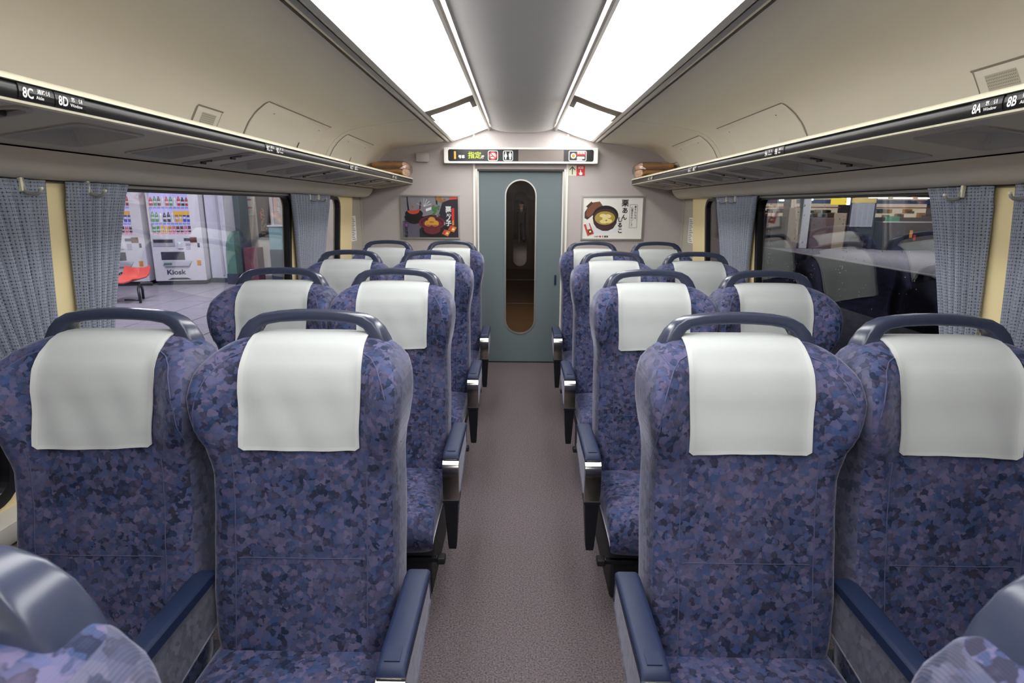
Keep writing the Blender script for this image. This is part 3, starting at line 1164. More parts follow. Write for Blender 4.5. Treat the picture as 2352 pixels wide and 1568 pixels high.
def art_chestnut(shape, el, tx):
    shape('p_slate', [(0, 0), (1, 0), (1, .46), (0, .40)])
    shape('p_dark', [(.30, 0), (1, 0), (1, 1), (.72, .86), (.62, .42), (.42, .35), (.30, .2)])
    shape('p_grey', [(0, .40), (.42, .42), (.62, .5), (.66, .8), (.74, .92), (.74, 1), (0, 1)])
    # teapot
    el('p_black', .21, .52, .17, .19, PI, 2 * PI)
    el('p_black', .21, .58, .16, .12)
    el('p_red', .20, .66, .11, .09)
    el('p_grey', .20, .73, .10, .07)
    shape('p_black', [(.34, .50), (.52, .56), (.62, .54), (.60, .50), (.40, .44)])
    shape('p_black', [(.085, 1), (.105, 1), (.115, .82), (.13, .66), (.10, .66), (.09, .80)])
    shape('p_maroon_d', [(.32, .88), (.345, .86), (.33, .70), (.305, .68)])
    el('p_chestnut_d', .19, .755, .018, .03)
    for a in range(7):
        q = math.radians(20 + a * 23)
        shape('p_white', [(.39, .76), (.39 + .14 * math.cos(q), .76 + .2 * math.sin(q)), (.395 + .14 * math.cos(q), .75 + .2 * math.sin(q)), (.395, .755)])
    shape('p_white', [(.42, .70), (.55, .76), (.56, .70), (.43, .64)])
    for k in range(22):
        rr = random.Random(k)
        el('p_green', .60 + rr.uniform(-.07, .06), .66 + rr.uniform(-.11, .11), .022, .03)
    # bowl with chestnuts
    el('p_black', .60, .16, .26, .16)
    el('p_maroon', .53, .20, .15, .12)
    el('p_maroon', .53, .36, .235, .165)
    el('p_maroon_d', .53, .37, .205, .135)
    el('p_maroon', .53, .345, .17, .10)
    for cx, cy in ((.46, .345), (.585, .345), (.525, .43)):
        el('p_chestnut', cx, cy, .066, .075)
        el('p_chestnut_d', cx, cy - .05, .045, .02)
    # branch and scroll at the upper corner
    shape('p_black', [(.60, 1), (.63, 1), (.635, .80), (.61, .82)])
    for k in range(12):
        rr = random.Random(40 + k)
        el('p_chestnut_d', .70 + rr.uniform(-.08, .08), .95 + rr.uniform(-.07, .05), .02, .03)
    shape('p_red', [(.86, .99), (.99, 1), (.99, .94), (.84, .92)])
    shape('p_redlogo', [(.885, .72), (.93, .72), (.93, .42), (.885, .42)])
    shape('p_orange', [(.89, .42), (.925, .42), (.925, .30), (.89, .30)])
    for k, ch in enumerate('栗鹿ノ子'):
        tx('p_white', ch, .775, .645 - .115 * k, .050, .0022)
    tx('p_white', '小\n布\n施', .745, .36, .011, 0, 1, .8)
    # sweets packets
    for cx, cy in ((.78, .12), (.89, .22)):
        shape('p_orange', [(cx - .08, cy - .03), (cx + .03, cy - .09), (cx + .08, cy + .03), (cx - .03, cy + .08)])
        shape('p_red', [(cx - .08, cy - .03), (cx - .03, cy - .057), (cx + .015, cy + .055), (cx - .03, cy + .08)])
        shape('p_dump', [(cx - .01, cy - .03), (cx + .03, cy - .045), (cx + .045, cy - .005), (cx + .005, cy + .015)])
    for k, ch in enumerate('桜井甘精堂'):
        tx('p_black', ch, .035, .47 - .095 * k - (.10 if k > 1 else 0), .030, .0006)
    el('p_purple', .072, .305, .042, .052)
    el('p_grey', .072, .305, .024, .030)
    el('p_purple', .072, .305, .013, .016)


def art_soup(shape, el, tx):
    for k in range(6):
        el('p_white', .35, .22, .30 - .02 * k, .10 - .008 * k)
    # lid leaning behind
    shape('p_brown_d', [(.03, .50), (.08, .46), (.16, .56), (.30, .72), (.24, .86), (.10, .80), (.03, .64)])
    shape('p_brown', [(.05, .56), (.10, .52), (.20, .64), (.33, .80), (.28, .90), (.17, .88), (.07, .74)])
    shape('p_brown_d', [(.05, .78), (.14, .90), (.17, .86), (.085, .74)])
    # bowl
    shape('p_brown_d', [(.165, .52), (.58, .52), (.575, .38), (.52, .25), (.43, .19), (.34, .19), (.24, .26), (.19, .36)])
    el('p_black', .385, .56, .215, .245)
    el('p_brown_d', .38, .53, .195, .20)
    el('p_soup', .375, .50, .172, .165)
    el('p_soup', .375, .49, .165, .155)
    for cx, cy, rx, ry in ((.34, .56, .055, .045), (.42, .545, .06, .05), (.36, .42, .07, .05), (.44, .43, .06, .05), (.38, .49, .05, .04)):
        el('p_dump', cx, cy, rx, ry)
    el('p_white', .37, .565, .025, .018)
    el('p_chestnut_d', .40, .445, .016, .018)
    # small packet
    shape('p_red', [(.02, .34), (.12, .38), (.20, .12), (.09, .06)])
    shape('p_white', [(.055, .36), (.105, .375), (.14, .24), (.085, .22)])
    el('p_black', .135, .17, .035, .05)
    el('p_dump', .135, .17, .02, .03)
    tx('p_redlogo', '●', .285, .028, .022, .0005)
    tx('ink', '小布施', .20, .032, .014, .0003)
    tx('ink', '竹風堂', .335, .030, .019, .0006)
    for k, ch in enumerate('栗あん'):
        tx('ink', ch, .645 + .012 * (k % 2), .80 - .165 * k, .064 if k == 0 else .052, .0016)
    for k, ch in enumerate('しるこ'):
        tx('ink', ch, .585 + .004 * k, .42 - .135 * k, .046, .0018)
    ring_u = [(.79, .27), (.915, .27), (.915, .83), (.79, .83)]
    for a, c in zip(ring_u, ring_u[1:] + ring_u[:1]):
        dx, dy = (.003, 0) if abs(a[0] - c[0]) < 1e-6 else (0, .004)
        shape('ink_grey', [(a[0] - dx, a[1] - dy), (c[0] - dx, c[1] - dy), (c[0] + dx, c[1] + dy), (a[0] + dx, a[1] + dy)])
    for k, ch in enumerate('栗そのもの'):
        tx('ink', ch, .862, .75 - .066 * k, .022, .0002)
    for k, ch in enumerate('心温まるおいしさ'):
        tx('ink', ch, .806, .73 - .060 * k, .022, .0002)


poster('dark framed poster of chestnuts in a maroon bowl on the end wall', -1.068, -.546, 1.142, 1.523, 'p_grey', art_chestnut)
poster('white framed poster of a dark lidded soup bowl on the end wall', .522, 1.070, 1.140, 1.523, 'paper', art_soup)

# =================================================================== SEATS
HW = [(.34, .185), (.365, .212), (.42, .222), (.5, .225), (.62, .225), (.75, .223), (.82, .222), (.87, .226), (.92, .237), (.97, .2445), (1.0, .2455), (1.04, .2435), (1.07, .235), (1.095, .217), (1.112, .195), (1.124, .165), (1.130, .135)]
YF = [(.34, -.225), (.37, -.245), (.5, -.214), (.62, -.188), (.75, -.165), (.88, -.146), (1.0, -.126), (1.05, -.114), (1.08, -.098), (1.10, -.080), (1.115, -.058), (1.125, -.036), (1.130, -.020)]
YR = [(.34, -.09), (.37, -.06), (.5, -.02), (.75, .042), (.95, .056), (1.05, .054), (1.09, .046), (1.115, .033), (1.130, .016)]
BOL = [(.34, 0), (.5, .018), (.8, .022), (.87, .045), (.94, .080), (1.0, .088), (1.05, .074), (1.09, .040), (1.12, .010), (1.130, 0)]


def lower_top(tab):
    return [(z if z <= 1.0 else 1.0 + (z - 1.0) * .90, v) for z, v in tab]


HW, YF, YR, BOL = map(lower_top, (HW, YF, YR, BOL))


def yfront(x, z):
    hw, yf, yr, bo = interp(HW, z), interp(YF, z), interp(YR, z), interp(BOL, z)
    ym = yf + (yr - yf) * .52
    t = min(1.0, abs(x) / hw)
    return ym - bo * sstep(.50, .97, t) - (ym - yf) * (1 - t ** 4.2) ** (1 / 4.2)


def backrest_mesh(b):
    zs = [.34, .347, .357, .37, .385, .40]
    z = .43
    while z < 1.05:
        zs.append(z)
        z += .025
    zs += [1.055, 1.07, 1.083, 1.094, 1.103, 1.111, 1.118, 1.124, 1.128, 1.130]
    zs = [z if z <= 1.0 else 1.0 + (z - 1.0) * .90 for z in zs]
    K = 26
    ts = [math.sin(PI / 2 * k / K * 1.0) for k in range(-K, K + 1)]
    rings = []
    for z in zs:
        hw, yf, yr = interp(HW, z), interp(YF, z), interp(YR, z)
        ym = yf + (yr - yf) * .52
        r = [(hw * t, yfront(hw * t, z), z) for t in ts]
        r += [(hw * t, ym + (yr - ym) * (1 - abs(t) ** 4) ** .25, z) for t in reversed(ts)]
        rings.append(r)
    f0 = len(b.f)
    b.loft(rings)
    nn = len(rings[0])
    b.use('grazed_fabric')
    for k in range((len(rings) - 1) * nn):
        j = k % nn
        zc = b.v[b.f[f0 + k][0]][2]
        if (2 * K - 5 <= j <= 2 * K + 9 or j <= 4 or j >= nn - 11) and .37 < zc < 1.085:
            b.m[f0 + k] = b.c
    b.use('seat_fabric')


def superring(cx, cy, cz, ux, uy, a, c, n=16, e=3.2):
    out = []
    for k in range(n):
        q = 2 * PI * k / n
        cc, ss = math.cos(q), math.sin(q)
        p = math.copysign(abs(cc) ** (2 / e), cc) * a
        w = math.copysign(abs(ss) ** (2 / e), ss) * c
        out.append((cx + ux[0] * p + uy[0] * w, cy + ux[1] * p + uy[1] * w, cz + ux[2] * p + uy[2] * w))
    return out


def handle_mesh(b):
    outer = [(.217, 1.080), (.208, 1.106), (.193, 1.133), (.173, 1.153), (.145, 1.1665), (.10, 1.1735), (.05, 1.1775), (0, 1.1785)]
    inner = [(.146, 1.080), (.147, 1.105), (.145, 1.121), (.135, 1.134), (.118, 1.1425), (.085, 1.1475), (.04, 1.1500), (0, 1.1510)]
    dep = [.032, .030, .027, .024, .021, .019, .018, .018]
    outer = [(x * .905, z) for x, z in outer]
    inner = [(x * .935, z) for x, z in inner]
    seq = [(-o[0], o[1], -i[0], i[1], d) for o, i, d in zip(outer, inner, dep)] + [(o[0], o[1], i[0], i[1], d) for o, i, d in list(zip(outer, inner, dep))[::-1][1:]]
    rings = []
    for ox, oz, ix, iz, d in seq:
        cx, cz = (ox + ix) / 2, (oz + iz) / 2
        v = Vector((ox - ix, 0, oz - iz))
        h = v.length / 2
        v.normalize()
        rings.append(superring(cx, .004, cz, v, (0, 1, 0), h, d, 24, 4.6))
    b.loft(rings)


def cover_mesh(b, variant=0):
    rnd = random.Random(variant)
    W = .1425
    path = []
    for k in range(14):
        z = .872 + (1.087 - .872) * k / 13
        path.append(('f', z))
    path += [('p', -.079, 1.101), ('p', -.060, 1.1135), ('p', -.034, 1.123), ('p', -.006, 1.1265), ('p', .022, 1.124), ('p', .046, 1.113), ('p', .064, 1.090), ('p', .070, 1.06), ('p', .073, 1.00)]
    nx = 24
    us = [-1, -.925] + [-.85 + 1.70 * k / (nx - 4) for k in range(nx - 3)] + [.925, 1]
    ph, sk, lf = rnd.uniform(0, 6), rnd.uniform(-.006, .006), rnd.uniform(-.004, .004)
    top, bot = [], []
    for j, p in enumerate(path):
        r1, r2 = [], []
        for u in us:
            w = W * (1 - .012 * math.sin(j * .5))
            if j == 0:
                w = W - .012
            elif j == 1:
                w = W - .001
            x = u * w + lf * (1 if p[0] == 'f' else .4)
            if p[0] == 'f':
                f = (13 - j) / 13
                z = p[1] + f * (sk * u + .0035 * math.sin(2.3 * u + ph))
                if j == 1:
                    z -= .008
                y = yfront(x, p[1]) - .006 - f * f * (.004 + .003 * math.sin(3 * u + ph))
                y -= .0012 * math.sin(9 * u + ph + j * .5) * sstep(0, .5, f)
                # the cloth bridges the hollow between the wings
                r1.append((x, y, z))
                r2.append((x, y + .003, z))
            else:
                r1.append((x, p[1], p[2] - .004 * abs(u) ** 4))
                r2.append((x, p[1] + .001, p[2] - .004 * abs(u) ** 4 - .003))
        top.append(r1)
        bot.append(r2)
    n = len(us)
    m = len(path)

    def grid(g, flip):
        i = len(b.v)
        for r in g:
            b.v += r
        for j in range(m - 1):
            for k in range(n - 1):
                a = i + j * n + k
                q = (a, a + 1, a + 1 + n, a + n)
                b.use('cloth_hem' if (k in (0, n - 2) or j == 0) else 'antimacassar')
                b.f.append(q[::-1] if flip else q)
                b.m.append(b.c)
    grid(top, False)
    grid(bot, True)
    rim = lambda g: g[0] + [r[-1] for r in g[1:-1]] + g[-1][::-1] + [r[0] for r in g[1:-1]][::-1]
    a, c = rim(top), rim(bot)
    b.use('cloth_hem')
    for k in range(len(a)):
        q = (k + 1) % len(a)
        b.face([a[k], a[q], c[q], c[k]])


def shift(b, dx):
    b.v = [(x + dx, y, z) for x, y, z in b.v]
    return b


def rounded(b, y0, y1, x0, x1, zt, zb):
    """cushion: sections along y"""
    ys = [y0, y0 + .008, y0 + .025, y0 + .05, y0 + .09, y0 + .16, (y0 + y1) / 2, y1 - .05, y1]
    dz = [-.075, -.045, -.02, -.007, 0, .006, .002, -.004, -.01]
    rings = []
    for y, d in zip(ys, dz):
        t, c = zt + d, (zt + d + zb) / 2
        rings.append(superring((x0 + x1) / 2, y, c, (1, 0, 0), (0, 0, 1), (x1 - x0) / 2, t - c, 28, 5.0))
    b.loft(rings)


SX = .2465


def make_unit(side):
    """a double seat facing the camera; side = +1: the aisle lies towards +x"""
    t = thing('double_seat', 'seat', 'train seat')
    for k, dx in enumerate((SX * side, -(SX - .011) * side)):
        b = MB('seat_fabric')
        backrest_mesh(b)
        br = shift(b, dx).build('backrest', t, smooth=True, local=True)
        b = MB('handle_plastic')
        handle_mesh(b)
        shift(b, dx).build('grab_handle', br, smooth=True, local=True, ang=60)
        b = MB('antimacassar')
        cover_mesh(b, 3 + k + 2 * (side > 0))
        shift(b, dx).build('headrest_cover', br, smooth=True, local=True, recalc=False, ang=50)
        b = MB('piping')
        for sg_ in (-1, 1):
            b.tube([(sg_ * .157, yfront(.157, z) - .0006, z) for z in [.40 + .02 * q for q in range(24)]], .0013, 5)
            wing = [(.145, 1.09), (.165, 1.083), (.183, 1.067), (.199, 1.045), (.212, 1.013), (.219, .98), (.222, .94), (.223, .90), (.226, .87)]
            b.tube([(sg_ * x, yfront(x, z) - .0008, z) for x, z in wing], .0016, 5)
            b.tube([(sg_ * x, yfront(x, z) - .0006, z) for x, z in ((.183, 1.067), (.194, 1.078), (.200, 1.086), (.203, 1.091))], .0013, 5)
        b.tube([(x * .01, yfront(x * .01, .612) - .0004, .612) for x in range(-15, 16, 2)], .0012, 5)
        shift(b, dx).build('seam_piping', br, local=True)
        b = MB('seat_fabric')
        rounded(b, -.63, -.15, dx - .222, dx + .222, .400, .265)
        b.build('cushion', t, smooth=True, local=True)
    # armrests
    for nm, xc, hw, aisle in (('aisle', .5165 * side, .0285, True), ('middle', 0, .025, False), ('wall', -.5165 * side, .025, False)):
        y0, y1 = (-.475, -.150) if aisle else (-.50, -.165)
        b = MB('arm_plastic')
        prof = [(y0, .547), (y0 + .004, .558), (y0 + .014, .5655), (y0 + .05, .568), (y1 - .03, .566), (y1, .560), (y1, .540), (y0 + .004, .538)]
        rings = []
        for x, e in ((-hw, .006), (-hw + .004, .0015), (-hw + .010, 0), (hw - .010, 0), (hw - .004, .0015), (hw, .006)):
            rings.append([(xc + x, y, z - (e if z > .55 else 0)) for y, z in prof])
        b.loft(rings)
        if aisle:
            b.box(xc - .015, xc + .015, y0 + .018, y0 + .055, .5668, .5686)
        ar = b.build('armrest', t, smooth=True, local=True, ang=40)
        b = MB('side_fabric')
        w = hw - .004
        pp = [(y0 + .012, .540), (y1, .540), (y1 + .01, .47), (y0 + .03, .385), (y0 + .008, .385)] if aisle else [(y0 + .01, .540), (y1, .540), (y1, .43), (y0 + .10, .40), (y0 + .03, .44), (y0 + .012, .50)]
        b.loft([[(xc - w, y, z) for y, z in pp], [(xc - w - .003, y * .998 - .001, z - .002) for y, z in pp], [(xc + w + .003, y * .998 - .001, z - .002) for y, z in pp], [(xc + w, y, z) for y, z in pp]])
        b.build('side_pad', ar, local=True)
        if aisle:
            b = MB('chrome')
            pth = [(y0 + .010, .541), (y0 - .006, .538), (y0 - .017, .529), (y0 - .022, .514), (y0 - .023, .49), (y0 - .022, .44), (y0 - .020, .392)]
            inn = [(y + .014, z - .004) for y, z in pth]
            pr = pth + inn[::-1]
            b.loft([[(xc + x, y, z) for y, z in pr] for x in (-hw, -hw + .003, hw - .003, hw)])
            b.build('front_plate', ar, smooth=True, local=True, ang=35)
            b = MB('chrome')
            b.tube([(xc - hw * .72, y0 + .006, .5445), (xc + hw * .72, y0 + .006, .5445)], .0048, 8)
            b.build('release_button', ar, smooth=True, local=True, ang=40)
            b = MB('leg_plastic')
            secs = [(.393, hw + .001, y0 - .024, y0 + .05), (.383, hw + .001, y0 - .024, y0 + .05), (.381, hw - .003, y0 - .018, y0 + .05), (.30, hw - .007, y0 - .010, y0 + .04), (.20, hw - .013, y0 - .002, y0 + .03), (.183, hw - .015, y0 + .002, y0 + .028)]
            b.loft([[(xc - h, ya, z), (xc + h, ya, z), (xc + h, yb, z), (xc - h, yb, z)] for z, h, ya, yb in secs])
            b.build('leg', ar, local=True)
    # base and turning pedal
    b = MB('dark_base')
    b.box(-.44, .44, -.50, -.06, 0.0, .16, r=.012)
    b.box(-.46, .46, -.56, -.05, .205, .268, r=.01)
    b.box(-.30, .30, -.40, -.15, .15, .21)
    b.build('base', t, local=True)
    b = MB('leg_plastic')
    xa, xb = sorted((.36 * side, .468 * side))
    b.box(xa, xb, -.535, -.515, .165, .185, r=.004)
    b.use('dark_base')
    xa, xb = sorted((.466 * side, .496 * side))
    b.box(xa, xb, -.545, -.505, .162, .188, r=.005)
    b.build('turning_pedal', t, local=True)
    return t


ROWN = ['the bottom-edge cut-off row', 'first complete row', 'second complete row', 'third complete row', 'last row before the end wall']
for side in (1, -1):
    proto = make_unit(side)
    for k in range(5):
        o = proto if k == 0 else copy_tree(proto)
        o.location = (-(.7715 + (.020 if k == 0 else 0)) * side, .418 + k - (.030 if k == 0 else 0), 0)
        o['label'] = 'blue patterned double seat in %s on the %s side' % (ROWN[k], 'vending-machine' if side > 0 else 'rain-speckled window')
        o['group'] = 'double seats facing the camera'

# =================================================================== CURTAINS AND HOOKS
def curtain(s, top, bot, label, pleats, seed):
    rnd = random.Random(seed)
    nu, nv = pleats * 6, 26
    vs, uv, fs = [], [], []
    ph = [rnd.uniform(-.5, .5) for _ in range(pleats + 2)]
    full = (top[1] - top[0]) * 1.5
    for j in range(nv + 1):
        v = j / nv
        z = 1.494 - (1.494 - .66) * v
        e = v ** .8
        y0, y1 = top[0] + (bot[0] - top[0]) * e, top[1] + (bot[1] - top[1]) * e
        for i in range(nu + 1):
            u = i / nu
            p = u * pleats
            amp = .013 + .004 * math.sin(3 * u + seed)
            if v < .06:
                amp *= .7
            x = xw(z) - .026 + amp * math.sin(2 * PI * p + ph[int(p)] * .8 + .5 * math.sin(3 * v + seed))
            y = y0 + (y1 - y0) * (u + .012 * math.sin(4 * PI * p + seed))
            vs.append((s * x, y, z))
            uv.append((u * full, z))
    for j in range(nv):
        for i in range(nu):
            a = j * (nu + 1) + i
            fs.append((a, a + 1, a + nu + 2, a + nu + 1))
    me = bpy.data.meshes.new('curtain')
    me.from_pydata(vs, [], fs)
    me.materials.append(M['curtain'])
    ly = me.uv_layers.new(name='weave')
    for lp in me.loops:
        ly.data[lp.index].uv = uv[lp.vertex_index]
    me.polygons.foreach_set('use_smooth', [True] * len(me.polygons))
    o = bpy.data.objects.new('curtain', me)
    COL.objects.link(o)
    md = o.modifiers.new('thickness', 'SOLIDIFY')
    md.thickness = .002
    return tag(o, label, 'curtain', 'pleated window curtains')


for s, sd in ((-1, 'vending-machine'), (1, 'rain-speckled')):
    curtain(s, (1.15, 1.668), (1.57, 1.660), 'blue grey pleated curtain at the edge of the picture on the %s side' % sd, 9, 1)
    curtain(s, (1.755, 2.03), (1.765, 1.82), 'wide blue grey curtain beside the bare pillar on the %s side' % sd, 6, 2)
    curtain(s, (3.47, 3.83), (3.65, 3.745), 'far blue grey curtain closing the long window on the %s side' % sd, 7, 3)
    curtain(s, (3.845, 4.16), (3.765, 3.94), 'far blue grey curtain by the short end window on the %s side' % sd, 5, 4)
    for y, lb in ((1.615, 'nearest the picture edge'), (1.86, 'in front of the wide curtain'), (3.80, 'on the far curtain of the long window'), (3.96, 'on the curtain of the short end window')):
        y -= .03 if s < 0 else 0
        h = thing('coat_hook', 'grey J-shaped coat hook %s on the %s side' % (lb, sd), 'hook', (s * 1.33, y, 1.46), 'coat hooks along the windows')
        b = MB('hook_cream')
        b.box(min(s * 1.334, s * 1.345), max(s * 1.334, s * 1.345), y - .005, y + .005, 1.462, 1.500, r=.002)
        b.build('plate', h)
        b = MB('hook_grey')
        pts = [(1.338, 1.500), (1.338, 1.478), (1.336, 1.466), (1.328, 1.458), (1.316, 1.455), (1.302, 1.456), (1.294, 1.461), (1.290, 1.470)]
        b.tube([(s * x, y + .004, z) for x, z in pts], [.005, .005, .0055, .006, .0055, .005, .0045, .004], 8)
        b.build('hook', h, smooth=True)
        b = MB('hook_cream')
        b.box(min(s * 1.286, s * 1.293), max(s * 1.286, s * 1.293), y, y + .008, 1.467, 1.474, r=.001)
        b.build('tip', h)

# =================================================================== BLANKETS ON THE RACKS
for s, nl in ((-1, 2), (1, 2)):
    t = thing('blanket_pack', 'plastic-wrapped stack of folded brown blankets on the rack above the %s poster' % ('dark chestnut' if s < 0 else 'white soup bowl'), 'blankets', (s * 1.1, 5.0, 1.668))
    rnd = random.Random(5 + s)
    x0, x1 = .945, 1.225
    z = 1.672
    for k in range(nl):
        hgt = (.058, .052)[k]
        b = MB('blanket')
        sec = []
        for q in range(9):
            u = q / 8
            x = x0 + .03 + (x1 - x0 - .03) * u + .0
            sec.append(superring(s * x, 5.085 + rnd.uniform(-.003, .003), z + hgt / 2 + rnd.uniform(-.002, .002), (0, 1, 0), (0, 0, 1), 0.150 - .006 * k, hgt / 2 * rnd.uniform(.92, 1.06), 22, 2.3))
        b.loft(sec)
        bl = b.build('blanket', t, smooth=True, ang=60)
        b = MB('blanket_end')
        sec = [superring(s * (x0 + .031 - .02 * q / 4), 5.085, z + hgt / 2, (0, 1, 0), (0, 0, 1), (.154 - .006 * k) * math.sqrt(max(0.05, 1 - (q / 4.1) ** 2)), hgt / 2 * math.sqrt(max(.05, 1 - (q / 4.1) ** 2)), 18, 3.0) for q in range(5)]
        b.loft(sec)
        b.build('folded_end', bl, smooth=True, ang=60)
        z += hgt
    b = MB('plastic_wrap')
    sec = []
    for q in range(15):
        u = q / 14
        x = x0 - .006 + (x1 - x0 + .012) * u
        e = math.sin(PI * min(1, u * 6) / 2) * math.sin(PI * min(1, (1 - u) * 6) / 2)
        rr = superring(s * x, 5.085, 1.669 + .060, (0, 1, 0), (0, 0, 1), .165 * (.65 + .35 * e), .060 * (.55 + .45 * e), 22, 3.0)
        sec.append([(px, py + rnd.uniform(-.006, .006), max(1.6685, pz + rnd.uniform(-.005, .005))) for px, py, pz in rr])
    b.loft(sec)
    b.build('plastic_wrap', t, smooth=True, recalc=True)

# =================================================================== PLATFORM OUTSIDE THE LEFT WINDOWS
for nm, c, r in (('tile', (150, 146, 156), .35), ('tile_joint', (70, 66, 74), .8), ('vm_white', (226, 224, 232), .4), ('vm_grey', (178, 176, 190), .4), ('vm_dark', (52, 54, 66), .4),
                 ('st_white', (206, 206, 220), .5), ('st_dark', (58, 64, 78), .5), ('st_wall', (214, 206, 194), .6), ('st_teal', (120, 158, 162), .5), ('st_green', (84, 128, 112), .5),
                 ('st_maroon', (108, 56, 66), .6), ('bench_red', (224, 96, 84), .35), ('bench_black', (30, 32, 36), .4), ('kiosk_blue', (38, 42, 66), .5), ('concrete', (96, 92, 96), .8),
                 ('ballast', (44, 42, 44), .95), ('dk_blue', (34, 36, 52), .6), ('dk_brown', (84, 62, 60), .6), ('tan', (136, 122, 104), .6), ('shop_cream', (206, 192, 168), .6),
                 ('st_yellow', (250, 206, 20), .5), ('green_sign', (40, 120, 84), .5), ('fascia_blue', (84, 104, 150), .5), ('fascia_red', (196, 84, 78), .5), ('gold', (176, 150, 84), .5), ('post_grey', (190, 188, 188), .5)):
    plain(nm, lin(*c), r, noise=.04, scale=9)
for nm, c in (('b_green', (80, 160, 96)), ('b_red', (196, 52, 60)), ('b_amber', (226, 150, 46)), ('b_brown', (110, 66, 50)), ('b_blue', (70, 86, 200)), ('b_white', (226, 226, 226)), ('b_yellow', (244, 190, 60)), ('b_black', (50, 46, 56)), ('b_pink', (230, 120, 140))):
    plain(nm, lin(*c), .3, noise=.05, scale=30)
emit('vm_light', (.56, .52, 1.0, 1), 1.1)
emit('price_pink', (1.0, .30, .46, 1), .8)
emit('price_blue', (.34, .36, 1.0, 1), .8)
emit('tube_lamp', (.92, .97, 1.0, 1), 7.0)
emit('tube_warm', (1.0, .93, .80, 1), 5.0)
emit('lit_yellow', (1.0, .74, .02, 1), 1.2)
emit('lit_red', (1.0, .12, .10, 1), 2.0)
emit('lit_cream', (1.0, .84, .62, 1), .55)
emit('lit_green_dot', (.2, 1.0, .6, 1), 2.0)
emit('lit_board', (.74, .76, .95, 1), .42)

b = MB('tile_joint')
b.box(-11.0, -1.75, -2.0, 13.2, -.30, -.056)
pf = tag(b.build('floor_platform'), 'grey tiled station platform outside the left windows', kind='structure')
b = MB('tile')
b.box(-.293, .293, -.293, .293, -.006, .006, r=.003, seg=1)
tile0 = b.build('tile', pf, local=True)
first = True
for i in range(12):
    for j in range(22):
        o = tile0 if first else tile0.copy()
        if not first:
            COL.objects.link(o)
        first = False
        o.location = (-2.2 - .6 * i, .3 + .6 * j, -.056 + random.uniform(-.0008, .0008))


